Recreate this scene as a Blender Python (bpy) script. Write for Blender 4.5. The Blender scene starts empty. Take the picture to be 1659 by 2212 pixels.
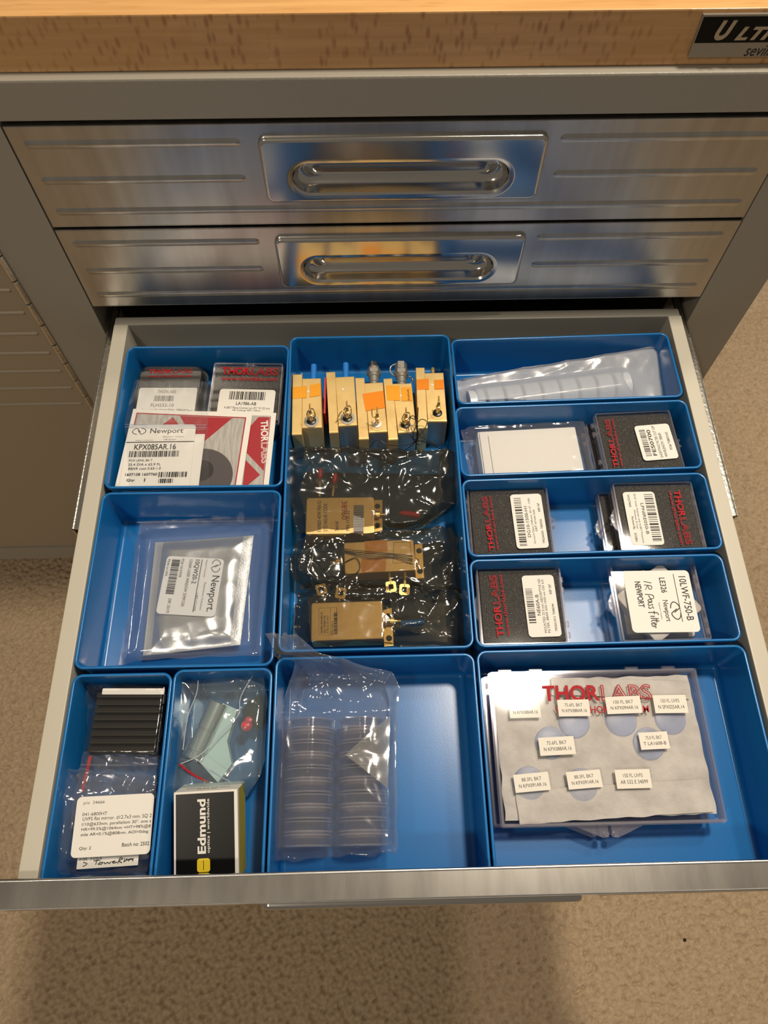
import bpy, math, random
import numpy as np
from mathutils import Matrix, Vector, noise

# ------------------------------------------------------------------ camera, sky, lamps, exposure
IN = 0.0254                     # the scene is laid out in inches, the drawer rim plane is z = 0
FLOOR = -26.7
FPX = 1598.62
PIT, ROL, YAW = 0.457, 0.0078, -0.0307
CAM = Vector((-0.9063, -6.1575, 21.9804))
RC = Matrix.Rotation(YAW, 3, 'Z') @ Matrix.Rotation(PIT, 3, 'X') @ Matrix.Rotation(ROL, 3, 'Z')
def W(v): return Vector((v[0]*IN, v[1]*IN, (v[2]-FLOOR)*IN))
scn = bpy.context.scene
COL = scn.collection
cd = bpy.data.cameras.new('camera'); cam = bpy.data.objects.new('camera', cd); COL.objects.link(cam)
cd.sensor_fit = 'VERTICAL'; cd.sensor_height = 36.0; cd.sensor_width = 27.0
cd.lens = FPX/2212*36.0; cd.clip_start = 0.01
cam.matrix_world = Matrix.Translation(W(CAM)) @ RC.to_4x4()
scn.camera = cam
scn.view_settings.view_transform = 'Standard'; scn.view_settings.look = 'None'
scn.view_settings.gamma = 1.0; scn.view_settings.use_curve_mapping = False
scn.view_settings.exposure = 0.0
wd = bpy.data.worlds.new('room_light'); scn.world = wd; wd.use_nodes = True
wd.node_tree.nodes['Background'].inputs['Color'].default_value = (1.0, 0.86, 0.68, 1)
wd.node_tree.nodes['Background'].inputs['Strength'].default_value = 0.17
def overhead_lamp(name, x, y, power, size=5.0, z=69.0, spread=150, col=(1.0, 0.87, 0.70)):
    l = bpy.data.lights.new(name, 'AREA'); l.shape = 'DISK'; l.size = size*IN
    l.energy = power; l.color = col; l.spread = math.radians(spread)
    o = bpy.data.objects.new(name, l); COL.objects.link(o); o.location = W((x, y, z))
    return o
overhead_lamp('overhead_light', 16.5, 15.5, 19.0, 6.5)
overhead_lamp('overhead_light', 33.0, 31.0, 8.5, 6.5)  # added lamp, placed so the drawer throws the second shadow edge on the carpet
overhead_lamp('overhead_light', -30.0, -34.0, 9.0, 7.0)
try: scn.cycles.transparent_max_bounces = 40
except Exception: pass

# ------------------------------------------------------------------ pixel of the photograph -> point on a known plane
def ray(u, v):
    return RC @ Vector(((u-829.5)/FPX, -(v-1106)/FPX, -1.0))
def at(p, z=0.0):
    d = ray(*p)
    if isinstance(z, tuple):
        o, n = z
        return CAM + d*((o-CAM).dot(n)/d.dot(n))
    return CAM + d*((z-CAM.z)/d.z)
def aty(p, y):
    d = ray(*p); return CAM + d*((y-CAM.y)/d.y)

# ------------------------------------------------------------------ materials
MATS = {}
def newmat(name):
    m = bpy.data.materials.new(name); m.use_nodes = True; m.node_tree.nodes.clear()
    MATS[name] = m
    nt = m.node_tree
    out = nt.nodes.new('ShaderNodeOutputMaterial')
    return m, nt, out
def N(nt, t, **k):
    n = nt.nodes.new(t)
    for a, b in k.items():
        if a in n.inputs: n.inputs[a].default_value = b
        else: setattr(n, a, b)
    return n
def coords(nt, scale=(1, 1, 1), rot=(0, 0, 0)):
    g = N(nt, 'ShaderNodeNewGeometry'); mp = N(nt, 'ShaderNodeMapping')
    mp.inputs['Scale'].default_value = scale; mp.inputs['Rotation'].default_value = rot
    nt.links.new(g.outputs['Position'], mp.inputs['Vector'])
    return mp.outputs['Vector']
def bump(nt, vec, scale, strength, dist=0.001, detail=3.0, voro=False):
    if voro:
        t = N(nt, 'ShaderNodeTexVoronoi'); t.inputs['Scale'].default_value = scale; o = t.outputs['Distance']
    else:
        t = N(nt, 'ShaderNodeTexNoise'); t.inputs['Scale'].default_value = scale; t.inputs['Detail'].default_value = detail; o = t.outputs['Fac']
    nt.links.new(vec, t.inputs['Vector'])
    b = N(nt, 'ShaderNodeBump'); b.inputs['Strength'].default_value = strength; b.inputs['Distance'].default_value = dist
    nt.links.new(o, b.inputs['Height'])
    return b.outputs['Normal']
def pbr(name, col, rough=0.5, metal=0.0, spec=0.5, bmp=None, var=None, aniso=0.0, coat=0.0, stretch=(1, 1, 1), trans=0.0):
    m, nt, out = newmat(name)
    p = N(nt, 'ShaderNodeBsdfPrincipled')
    p.inputs['Base Color'].default_value = (*col, 1); p.inputs['Roughness'].default_value = rough
    p.inputs['Metallic'].default_value = metal; p.inputs['Specular IOR Level'].default_value = spec
    p.inputs['Anisotropic'].default_value = aniso; p.inputs['Coat Weight'].default_value = coat
    p.inputs['Coat Roughness'].default_value = 0.08
    vec = coords(nt, stretch)
    if bmp: nt.links.new(bump(nt, vec, *bmp), p.inputs['Normal'])
    if var:
        col2, sc, lo, hi = var
        t = N(nt, 'ShaderNodeTexNoise'); t.inputs['Scale'].default_value = sc; t.inputs['Detail'].default_value = 6
        nt.links.new(vec, t.inputs['Vector'])
        r = N(nt, 'ShaderNodeValToRGB'); r.color_ramp.elements[0].position = lo; r.color_ramp.elements[1].position = hi
        r.color_ramp.elements[0].color = (*col, 1); r.color_ramp.elements[1].color = (*col2, 1)
        nt.links.new(t.outputs['Fac'], r.inputs['Fac']); nt.links.new(r.outputs['Color'], p.inputs['Base Color'])
    nt.links.new(p.outputs['BSDF'], out.inputs['Surface'])
    return m
def film(name, tint=(0.97, 0.97, 0.97), rough=0.08, base=0.03, gain=0.6, haze=0.0, hazecol=(0.9, 0.9, 0.9), crease=None):
    """thin clear plastic: see-through, a mirror-like skin that grows towards grazing angles, optional milkiness"""
    m, nt, out = newmat(name)
    tr = N(nt, 'ShaderNodeBsdfTransparent'); tr.inputs['Color'].default_value = (*tint, 1)
    gl = N(nt, 'ShaderNodeBsdfGlossy'); gl.inputs['Roughness'].default_value = rough; gl.inputs['Color'].default_value = (1, 1, 1, 1)
    fr = N(nt, 'ShaderNodeLayerWeight'); fr.inputs['Blend'].default_value = 0.5
    pw = N(nt, 'ShaderNodeMath'); pw.operation = 'POWER'; pw.inputs[1].default_value = 3.5
    nt.links.new(fr.outputs['Facing'], pw.inputs[0])
    if crease:
        nm = bump(nt, coords(nt), *crease)
        nt.links.new(nm, gl.inputs['Normal']); nt.links.new(nm, fr.inputs['Normal'])
    ma = N(nt, 'ShaderNodeMath'); ma.operation = 'MULTIPLY_ADD'; ma.inputs[1].default_value = gain; ma.inputs[2].default_value = base; ma.use_clamp = True
    nt.links.new(pw.outputs['Value'], ma.inputs[0])
    first = tr.outputs['BSDF']
    if haze > 0:
        df = N(nt, 'ShaderNodeBsdfDiffuse'); df.inputs['Color'].default_value = (*hazecol, 1)
        tl = N(nt, 'ShaderNodeBsdfTranslucent'); tl.inputs['Color'].default_value = (*hazecol, 1)
        ad = N(nt, 'ShaderNodeMixShader'); ad.inputs[0].default_value = 0.4
        nt.links.new(df.outputs['BSDF'], ad.inputs[1]); nt.links.new(tl.outputs['BSDF'], ad.inputs[2])
        mh = N(nt, 'ShaderNodeMixShader'); mh.inputs[0].default_value = haze
        nt.links.new(first, mh.inputs[1]); nt.links.new(ad.outputs['Shader'], mh.inputs[2]); first = mh.outputs['Shader']
    mx = N(nt, 'ShaderNodeMixShader')
    nt.links.new(ma.outputs['Value'], mx.inputs[0]); nt.links.new(first, mx.inputs[1]); nt.links.new(gl.outputs['BSDF'], mx.inputs[2])
    nt.links.new(mx.outputs['Shader'], out.inputs['Surface'])
    return m

S = 1/IN
pbr('steel', (0.55, 0.545, 0.535), 0.31, 1.0, bmp=(90.0, 0.06, 0.001), stretch=(6, 1, 0.6), aniso=0.3, var=((0.46, 0.45, 0.43), 12, 0.35, 0.65))
pbr('steel_lip', (0.46, 0.44, 0.405), 0.26, 1.0, bmp=(60.0, 0.02, 0.001), stretch=(6, 1, 1), var=((0.38, 0.36, 0.335), 14, 0.40, 0.62))
pbr('polished_steel', (0.60, 0.585, 0.56), 0.16, 1.0)
pbr('zinc', (0.62, 0.60, 0.55), 0.25, 1.0, bmp=(300.0, 0.25, 0.001))
pbr('grey_paint', (0.345, 0.32, 0.27), 0.38, 0.0, 0.5, bmp=(520.0, 0.28, 0.0006, 2.0))
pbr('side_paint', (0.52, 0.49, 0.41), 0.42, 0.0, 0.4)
pbr('back_paint_shaded', (0.30, 0.285, 0.25), 0.4, 0.0, 0.4)  # side paint darkened: the back panel's shade is put into its colour
pbr('tan_steel', (0.40, 0.35, 0.27), 0.42, 0.35, bmp=(300, 0.1, 0.0005))
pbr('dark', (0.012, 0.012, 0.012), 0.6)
pbr('blue_plastic', (0.007, 0.150, 0.44), 0.25, 0.0, 0.5, bmp=(900.0, 0.04, 0.0004))
pbr('paper', (0.76, 0.735, 0.68), 0.6)
pbr('warm_paper', (0.78, 0.74, 0.66), 0.7)
pbr('white_paper', (0.78, 0.755, 0.70), 0.55)
pbr('ink', (0.015, 0.014, 0.014), 0.6)
pbr('grey_ink', (0.16, 0.15, 0.15), 0.6)
pbr('red_ink', (0.40, 0.010, 0.016), 0.6, 0.0, 0.2)
pbr('card_red', (0.36, 0.022, 0.030), 0.5)
pbr('card_grey', (0.46, 0.44, 0.41), 0.5, var=((0.36, 0.345, 0.32), 60, 0.4, 0.6), stretch=(8, 1, 1))
pbr('lens_grey', (0.085, 0.075, 0.078), 0.4)
pbr('lens_dark', (0.035, 0.030, 0.030), 0.4)
pbr('gold', (0.80, 0.57, 0.235), 0.42, 0.38, bmp=(200, 0.12, 0.0006), var=((0.70, 0.48, 0.185), 70, 0.45, 0.8))
pbr('gold_bright', (0.86, 0.60, 0.22), 0.28, 0.7)
pbr('alu', (0.50, 0.48, 0.43), 0.42, 0.75, stretch=(1, 1, 5), bmp=(120, 0.08, 0.0006))
pbr('chrome', (0.66, 0.64, 0.60), 0.14, 1.0)
pbr('tape', (0.82, 0.25, 0.012), 0.32, 0.0, 0.5, coat=0.3)
pbr('tape_amber', (0.83, 0.35, 0.02), 0.34, 0.0, 0.5, coat=0.3)
pbr('blue_sleeve', (0.03, 0.22, 0.72), 0.4)
pbr('red_cap', (0.52, 0.02, 0.035), 0.35)
pbr('red_bead', (0.78, 0.05, 0.07), 0.25, coat=0.4)
pbr('black_plastic', (0.013, 0.013, 0.012), 0.32, bmp=(400, 0.08, 0.0004))
pbr('black_print', (0.006, 0.006, 0.006), 0.34, 0.0, 0.18)
pbr('brown_black', (0.012, 0.010, 0.007), 0.42, 0.0, 0.3)
pbr('yellow', (0.85, 0.62, 0.03), 0.4)
pbr('olive_yellow', (0.50, 0.42, 0.03), 0.45)
pbr('wire', (0.012, 0.012, 0.012), 0.4)
pbr('white_plastic', (0.75, 0.74, 0.70), 0.4)
pbr('clear_disc', (0.56, 0.60, 0.66), 0.3)
pbr('pale_sheet', (0.62, 0.70, 0.66), 0.5)
pbr('rod_steel', (0.62, 0.59, 0.55), 0.26, 0.8)
pbr('foil', (0.74, 0.73, 0.69), 0.30, 0.85, bmp=(50, 0.2, 0.002, 4.0))
pbr('foil_seal', (0.66, 0.65, 0.61), 0.45, 0.6, bmp=(700, 0.5, 0.0005, 2.0))
pbr('tissue', (0.60, 0.575, 0.53), 0.85, bmp=(260, 0.7, 0.0015, 6.0), var=((0.44, 0.42, 0.39), 55, 0.35, 0.72))
film('case_clear', (0.97, 0.97, 0.98), 0.06, 0.045, 0.95, haze=0.02, hazecol=(0.84, 0.83, 0.90))
film('case_rim', (0.86, 0.86, 0.90), 0.10, 0.16, 0.9, haze=0.20, hazecol=(0.82, 0.81, 0.88))
film('case_insert', (0.74, 0.72, 0.77), 0.12, 0.07, 0.7, haze=0.26, hazecol=(0.60, 0.58, 0.64))
film('lens_glass', (0.84, 0.88, 0.97), 0.35, 0.02, 0.3, haze=0.15, hazecol=(0.6, 0.63, 0.72))
pbr('badge_silver', (0.42, 0.40, 0.36), 0.35, 0.8)
film('acrylic', (0.985, 0.982, 0.988), 0.05, 0.025, 0.85)
film('acrylic_edge', (0.90, 0.89, 0.92), 0.10, 0.14, 0.9, haze=0.10, hazecol=(0.80, 0.78, 0.84))
film('poly', (0.93, 0.93, 0.94), 0.09, 0.06, 0.95, haze=0.075, crease=(25.0, 0.06, 0.004, 2.0))
film('poly_fold', (0.85, 0.85, 0.84), 0.16, 0.22, 0.9, haze=0.25, hazecol=(0.8, 0.78, 0.72), crease=(25.0, 0.1, 0.004, 2.0))
film('poly_teal', (0.78, 0.88, 0.90), 0.10, 0.05, 0.9, haze=0.17, hazecol=(0.60, 0.71, 0.72), crease=(30.0, 0.10, 0.004, 2.0))
film('poly_clear', (0.95, 0.95, 0.95), 0.08, 0.04, 0.95, haze=0.015, crease=(25.0, 0.08, 0.004, 1.0))
film('poly_thin', (0.95, 0.955, 0.96), 0.12, 0.035, 0.9, haze=0.035, hazecol=(0.75, 0.80, 0.88), crease=(22.0, 0.2, 0.004, 2.0))
film('poly_soft', (0.88, 0.90, 0.94), 0.12, 0.05, 0.9, haze=0.11, hazecol=(0.75, 0.80, 0.88), crease=(22.0, 0.25, 0.004, 2.0))
film('poly_milky', (0.88, 0.92, 0.98), 0.22, 0.05, 0.7, haze=0.68, hazecol=(0.74, 0.77, 0.82), crease=(22.0, 0.2, 0.004, 2.0))
film('smoke_film', (0.53, 0.49, 0.405), 0.12, 0.105, 0.95, haze=0.04, hazecol=(0.40, 0.36, 0.29), crease=(25.0, 0.06, 0.004, 1.0))
film('shell', (0.76, 0.75, 0.72), 0.10, 0.04, 0.8, haze=0.035, hazecol=(0.42, 0.41, 0.38))

# foam: black open-cell foam, the glints of its cell walls painted as pale specks
m, nt, out = newmat('foam')
p = N(nt, 'ShaderNodeBsdfPrincipled'); p.inputs['Roughness'].default_value = 0.7
v = coords(nt)
t = N(nt, 'ShaderNodeTexVoronoi'); t.inputs['Scale'].default_value = 1250.0; nt.links.new(v, t.inputs['Vector'])
r = N(nt, 'ShaderNodeValToRGB'); r.color_ramp.elements[0].position = 0.0; r.color_ramp.elements[1].position = 0.34
r.color_ramp.elements[0].color = (0.62, 0.58, 0.52, 1); r.color_ramp.elements[1].color = (0.016, 0.015, 0.013, 1)
sep = N(nt, 'ShaderNodeSeparateColor'); nt.links.new(t.outputs['Color'], sep.inputs['Color'])
gt = N(nt, 'ShaderNodeMath'); gt.operation = 'GREATER_THAN'; gt.inputs[1].default_value = 0.66
nt.links.new(sep.outputs['Red'], gt.inputs[0])
mxc = N(nt, 'ShaderNodeMix'); mxc.data_type = 'RGBA'
mxc.inputs[6].default_value = (0.034, 0.031, 0.026, 1)
nt.links.new(gt.outputs['Value'], mxc.inputs[0]); nt.links.new(t.outputs['Distance'], r.inputs['Fac']); nt.links.new(r.outputs['Color'], mxc.inputs[7])
nt.links.new(mxc.outputs[2], p.inputs['Base Color'])
nt.links.new(bump(nt, v, 900.0, 0.6, 0.0008, 2.0, True), p.inputs['Normal'])
nt.links.new(p.outputs['BSDF'], out.inputs['Surface'])

# beech: long grain along x, short dark ray flecks on the front edge
def beech(name, base, dark, fleck, fscale, thr):
    m, nt, out = newmat(name)
    p = N(nt, 'ShaderNodeBsdfPrincipled'); p.inputs['Roughness'].default_value = 0.32; p.inputs['Coat Weight'].default_value = 0.25
    v1 = coords(nt, (1.2, 22, 22)); n1 = N(nt, 'ShaderNodeTexNoise'); n1.inputs['Scale'].default_value = 9; n1.inputs['Detail'].default_value = 7
    nt.links.new(v1, n1.inputs['Vector'])
    r1 = N(nt, 'ShaderNodeValToRGB'); r1.color_ramp.elements[0].position = 0.32; r1.color_ramp.elements[1].position = 0.70
    r1.color_ramp.elements[0].color = (*dark, 1); r1.color_ramp.elements[1].color = (*base, 1)
    nt.links.new(n1.outputs['Fac'], r1.inputs['Fac'])
    v2 = coords(nt, fscale, (0, 0.5, 0)); n2 = N(nt, 'ShaderNodeTexVoronoi'); n2.inputs['Scale'].default_value = 1.0
    nt.links.new(v2, n2.inputs['Vector'])
    r2 = N(nt, 'ShaderNodeValToRGB'); r2.color_ramp.elements[0].position = thr*0.35; r2.color_ramp.elements[1].position = thr
    r2.color_ramp.elements[0].color = (1, 1, 1, 1); r2.color_ramp.elements[1].color = (0, 0, 0, 1)
    nt.links.new(n2.outputs['Distance'], r2.inputs['Fac'])
    n3 = N(nt, 'ShaderNodeTexNoise'); n3.inputs['Scale'].default_value = 14; nt.links.new(coords(nt), n3.inputs['Vector'])
    mu = N(nt, 'ShaderNodeMath'); mu.operation = 'MULTIPLY'; nt.links.new(r2.outputs['Color'], mu.inputs[0]); nt.links.new(n3.outputs['Fac'], mu.inputs[1])
    mx = N(nt, 'ShaderNodeMix'); mx.data_type = 'RGBA'; mx.inputs[7].default_value = (*fleck, 1)
    nt.links.new(mu.outputs['Value'], mx.inputs[0]); nt.links.new(r1.outputs['Color'], mx.inputs[6])
    nt.links.new(mx.outputs[2], p.inputs['Base Color']); nt.links.new(p.outputs['BSDF'], out.inputs['Surface'])
beech('beech', (0.64, 0.37, 0.16), (0.53, 0.29, 0.115), (0.27, 0.115, 0.04), (210, 210, 80), 0.42)
beech('beech_top', (0.70, 0.40, 0.155), (0.58, 0.31, 0.11), (0.50, 0.25, 0.08), (30, 260, 260), 0.30)

# carpet: tan loop pile
m, nt, out = newmat('carpet')
p = N(nt, 'ShaderNodeBsdfPrincipled'); p.inputs['Roughness'].default_value = 0.95; p.inputs['Specular IOR Level'].default_value = 0.1
p.inputs['Sheen Weight'].default_value = 0.15
v = coords(nt)
n1 = N(nt, 'ShaderNodeTexNoise'); n1.inputs['Scale'].default_value = 160; n1.inputs['Detail'].default_value = 4; nt.links.new(v, n1.inputs['Vector'])
r1 = N(nt, 'ShaderNodeValToRGB'); r1.color_ramp.elements[0].position = 0.3; r1.color_ramp.elements[1].position = 0.7
r1.color_ramp.elements[0].color = (0.385, 0.285, 0.185, 1); r1.color_ramp.elements[1].color = (0.52, 0.395, 0.26, 1)
nt.links.new(n1.outputs['Fac'], r1.inputs['Fac']); nt.links.new(r1.outputs['Color'], p.inputs['Base Color'])
nt.links.new(bump(nt, v, 700.0, 0.5, 0.001, 3.0), p.inputs['Normal'])
nt.links.new(p.outputs['BSDF'], out.inputs['Surface'])

# ------------------------------------------------------------------ mesh builder (inches)
class MB:
    def __init__(s): s.v = []; s.f = []; s.m = []; s.M = Matrix.Identity(4)
    def add(s, vs, fs, mat=0):
        b = len(s.v); s.v += [s.M @ Vector(q) for q in vs]
        s.f += [tuple(b+i for i in f) for f in fs]; s.m += [mat]*len(fs)
    def box(s, x0, x1, y0, y1, z0, z1, mat=0):
        vs = [(x, y, z) for z in (z0, z1) for x, y in ((x0, y0), (x1, y0), (x1, y1), (x0, y1))]
        s.add(vs, [(3, 2, 1, 0), (4, 5, 6, 7), (0, 1, 5, 4), (1, 2, 6, 5), (2, 3, 7, 6), (3, 0, 4, 7)], mat)
    def loft(s, loops, mat=0, cap0=False, cap1=False, closed=True):
        n = len(loops[0]); vs = [q for l in loops for q in l]; fs = []
        for k in range(len(loops)-1):
            for i in range(n if closed else n-1):
                j = (i+1) % n
                fs.append((k*n+i, k*n+j, (k+1)*n+j, (k+1)*n+i))
        if cap0: fs.append(tuple(range(n-1, -1, -1)))
        if cap1: fs.append(tuple((len(loops)-1)*n+i for i in range(n)))
        s.add(vs, fs, mat)
    def slab(s, w, d, z0, z1, r=0.1, e=0.0, mat=0, cx=0, cy=0):
        """rounded-corner slab, edges eased by e"""
        def L(i, z): return [(x+cx, y+cy, z) for x, y in rrect(w-2*i, d-2*i, max(r-i, 0.005))]
        if e > 0: s.loft([L(e, z0), L(e*0.3, z0+e*0.3), L(0, z0+e), L(0, z1-e), L(e*0.3, z1-e*0.3), L(e, z1)], mat, True, True)
        else: s.loft([L(0, z0), L(0, z1)], mat, True, True)
    def tray(s, w, d, z0, z1, r, t, mat=0, up=True, cx=0, cy=0):
        """thin-walled open tray; up=False is a lid"""
        def L(i, z): return [(x+cx, y+cy, z) for x, y in rrect(w-2*i, d-2*i, max(r-i, 0.01))]
        if up: s.loft([L(0, z0), L(0, z1), L(t, z1), L(t, z0+t)], mat, True, True)
        else: s.loft([L(t, z1-t), L(t, z0), L(0, z0), L(0, z1)], mat, True, True)
    def lathe(s, prof, n=20, mat=0, cap=True):
        loops = [[(r*math.cos(2*math.pi*i/n), r*math.sin(2*math.pi*i/n), z) for i in range(n)] for r, z in prof]
        s.loft(loops, mat, cap, cap)
    def tube(s, pts, r, n=8, mat=0):
        pts = [Vector(q) for q in pts]; loops = []
        up = Vector((0.013, 0.027, 1.0))
        for i, q in enumerate(pts):
            d = (pts[min(i+1, len(pts)-1)]-pts[max(i-1, 0)]).normalized()
            a = d.cross(up)
            if a.length < 1e-3: a = d.cross(Vector((1, 0.1, 0)))
            a.normalize(); b = a.cross(d)
            rr = r[i] if isinstance(r, (list, tuple)) else r
            loops.append([tuple(q+rr*(a*math.cos(2*math.pi*k/n)+b*math.sin(2*math.pi*k/n))) for k in range(n)])
        s.loft(loops, mat, True, True)
    def grid(s, fn, nu, nv, mat=0):
        vs = [fn(i/nu, j/nv) for j in range(nv+1) for i in range(nu+1)]
        fs = [(j*(nu+1)+i, j*(nu+1)+i+1, (j+1)*(nu+1)+i+1, (j+1)*(nu+1)+i) for j in range(nv) for i in range(nu)]
        s.add(vs, fs, mat)
    def build(s, name, mats, parent=None, smooth=35, loc=None):
        xs = np.array([q[:] for q in s.v])
        if parent is not None: o3 = PLOC[parent.name]
        elif loc is not None: o3 = loc
        else: o3 = ((xs[:, 0].min()+xs[:, 0].max())/2, (xs[:, 1].min()+xs[:, 1].max())/2, xs[:, 2].min())
        xs = (xs-np.array(o3))*IN
        me = bpy.data.meshes.new(name)
        me.from_pydata(xs.tolist(), [], s.f)
        for k in (mats if isinstance(mats, (list, tuple)) else [mats]): me.materials.append(MATS[k])
        me.polygons.foreach_set('material_index', s.m)
        if smooth:
            me.polygons.foreach_set('use_smooth', [True]*len(s.f)); me.set_sharp_from_angle(angle=math.radians(smooth))
        me.update()
        o = bpy.data.objects.new(name, me); COL.objects.link(o)
        if 0 < smooth < 60:
            wn = o.modifiers.new('weighted_normals', 'WEIGHTED_NORMAL'); wn.keep_sharp = True; wn.weight = 60
        if parent is not None: o.parent = parent
        else: o.location = W(o3)
        PLOC[o.name] = tuple(o3)
        return o
PLOC = {}
def rrect(w, d, r, n=5):
    r = min(r, w/2-1e-4, d/2-1e-4); q = []
    for cx, cy, a in ((w/2-r, d/2-r, 0), (-w/2+r, d/2-r, 90), (-w/2+r, -d/2+r, 180), (w/2-r, -d/2+r, 270)):
        for k in range(n+1):
            t = math.radians(a+90*k/n); q.append((cx+r*math.cos(t), cy+r*math.sin(t)))
    return q
def tag(o, label=None, cat=None, group=None, kind=None):
    if label: o['label'] = label
    if cat: o['category'] = cat
    if group: o['group'] = group
    if kind: o['kind'] = kind
    return o
def thing(name, label, cat, loc, group=None):
    o = bpy.data.objects.new(name, None); COL.objects.link(o); o.empty_display_size = 0.02
    o.location = W(loc); PLOC[o.name] = tuple(loc)
    return tag(o, label, cat, group)
def TR(x, y, z, rz=0.0): return Matrix.Translation((x, y, z)) @ Matrix.Rotation(rz, 4, 'Z')

# frame of a rectangle given by three corners: origin at its top left, x along the top, y up
def frame(tl, tr, bl, z):
    a, b, c = at(tl, z), at(tr, z), at(bl, z)
    n = z[1] if isinstance(z, tuple) else Vector((0, 0, 1))
    X = (b-a); w = X.length; X.normalize(); Y = n.cross(X).normalized(); h = (a-c).dot(Y)
    M = Matrix((X, Y, n)).transposed().to_4x4(); M.translation = a
    return M, w, h
def shift(M, x, y, z): return M @ Matrix.Translation((x, y, z))

# ------------------------------------------------------------------ lettering
TCACHE = {}
def text_geo(st, bold=0.0, outline=0.0, shear=0.0):
    k = (st, bold, outline, shear)
    if k in TCACHE: return TCACHE[k]
    c = bpy.data.curves.new('t', 'FONT'); c.body = st; c.size = 1.0; c.resolution_u = 3; c.offset = bold; c.shear = shear
    if outline > 0:
        c.fill_mode = 'NONE'; c.bevel_depth = outline; c.bevel_resolution = 0
    o = bpy.data.objects.new('t', c); COL.objects.link(o)
    dg = bpy.context.evaluated_depsgraph_get(); me = bpy.data.meshes.new_from_object(o.evaluated_get(dg))
    v = [q.co[:] for q in me.vertices]; f = [tuple(q.vertices) for q in me.polygons]
    bpy.data.objects.remove(o); bpy.data.curves.remove(c); bpy.data.meshes.remove(me)
    TCACHE[k] = (v, f); return v, f
def prints(mb, M, w, h, items, z0=0.004):
    """items in the rectangle's own 0..1 frame, v downwards"""
    keep = mb.M; z = z0
    for it in items:
        z += 0.0016; mb.M = shift(M, 0, 0, z); k = it[0]
        opt = it[-1] if isinstance(it[-1], dict) else {}
        mt = opt.get('m', 1)
        if k == 't':
            st, u0, v0, u1, v1 = it[1:6]
            vs, fs = text_geo(st, opt.get('b', 0.0), opt.get('o', 0.0), opt.get('sh', 0.0))
            if not vs: continue
            x0 = min(q[0] for q in vs); x1 = max(q[0] for q in vs); y0 = min(q[1] for q in vs); y1 = max(q[1] for q in vs)
            mb.add([((u0+(u1-u0)*(q[0]-x0)/(x1-x0))*w, -(v1+(v0-v1)*(q[1]-y0)/(y1-y0))*h, q[2]*0.02) for q in vs], fs, mt)
        elif k == 'bar':
            u0, v0, u1, v1, seed = it[1:6]; R = random.Random(seed); u = u0; unit = (u1-u0)/opt.get('n', 85)
            while u < u1:
                a = R.choice((1, 1, 1, 2, 2, 3))*unit
                q0, q1 = u*w, min(u+a, u1)*w
                mb.add([(q0, -v1*h, 0), (q1, -v1*h, 0), (q1, -v0*h, 0), (q0, -v0*h, 0)], [(0, 1, 2, 3)], mt)
                u += a+R.choice((1, 1, 2, 2))*unit
        elif k == 'poly':
            mb.add([(a*w, -b*h, 0) for a, b in it[1]], [tuple(range(len(it[1])))], mt)
        elif k == 'disc':
            u, v_, r = it[1:4]
            mb.add([(u*w+r*w*math.cos(i*math.pi/18), -v_*h+r*w*math.sin(i*math.pi/18), 0) for i in range(36)], [tuple(range(36))], mt)
        elif k == 'clipdisc':
            u, v_, r = it[1:4]
            mb.add([(u*w+r*w*math.cos(i*math.pi/24), max(-v_*h+r*w*math.sin(i*math.pi/24), -0.985*h), 0) for i in range(48)], [tuple(range(48))], mt)
        elif k == 'stroke':
            stroke(mb, [(a*w, -b*h) for a, b in it[1]], it[2], mt)
        elif k == 'logo':
            u0, v0, u1, v1 = it[1:5]
            s1 = [(.36, .99), (.16, .90), (.02, .68), (.02, .42), (.14, .16), (.28, .03), (.36, .05), (.42, .18), (.60, .66)]
            for sgn in (0, 1):
                pts = [((1-a, 1-b) if sgn else (a, b)) for a, b in s1]
                stroke(mb, smoothpts([((u0+(u1-u0)*a)*w, -(v0+(v1-v0)*b)*h) for a, b in pts]), 0.055*(u1-u0)*w, mt)
    mb.M = keep
def smoothpts(p, n=4):
    q = []
    for i in range(len(p)-1):
        p0 = p[max(i-1, 0)]; p1 = p[i]; p2 = p[i+1]; p3 = p[min(i+2, len(p)-1)]
        for k in range(n):
            t = k/n
            q.append(tuple(0.5*((2*b)+(c-a)*t+(2*a-5*b+4*c-d)*t*t+(3*b-a-3*c+d)*t**3) for a, b, c, d in zip(p0, p1, p2, p3)))
    q.append(tuple(p[-1])); return q
def stroke(mb, pts, wd, mt):
    pts = [Vector((a, b)) for a, b in pts]; L = []; n = len(pts)
    for i in range(n):
        d = (pts[min(i+1, n-1)]-pts[max(i-1, 0)])
        if d.length < 1e-6: d = Vector((1, 0))
        d.normalize(); o = Vector((-d.y, d.x))*wd/2
        L.append((pts[i]-o, pts[i]+o))
    vs = [(q.x, q.y, 0) for pr in L for q in pr]
    mb.add(vs, [(2*i, 2*i+2, 2*i+3, 2*i+1) for i in range(n-1)], mt)
def sticker(name, parent, tl, tr, bl, z, items, mats=('paper', 'ink'), r=0.09, t=0.010, label=None):
    M, w, h = frame(tl, tr, bl, z)
    mb = MB(); mb.M = shift(M, w/2, -h/2, 0); mb.slab(w, h, 0.0, t, r); mb.M = Matrix.Identity(4)
    prints(mb, M, w, h, items, t)
    o = mb.build(name, list(mats), parent)
    if label: o['label'] = label
    return o

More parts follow.
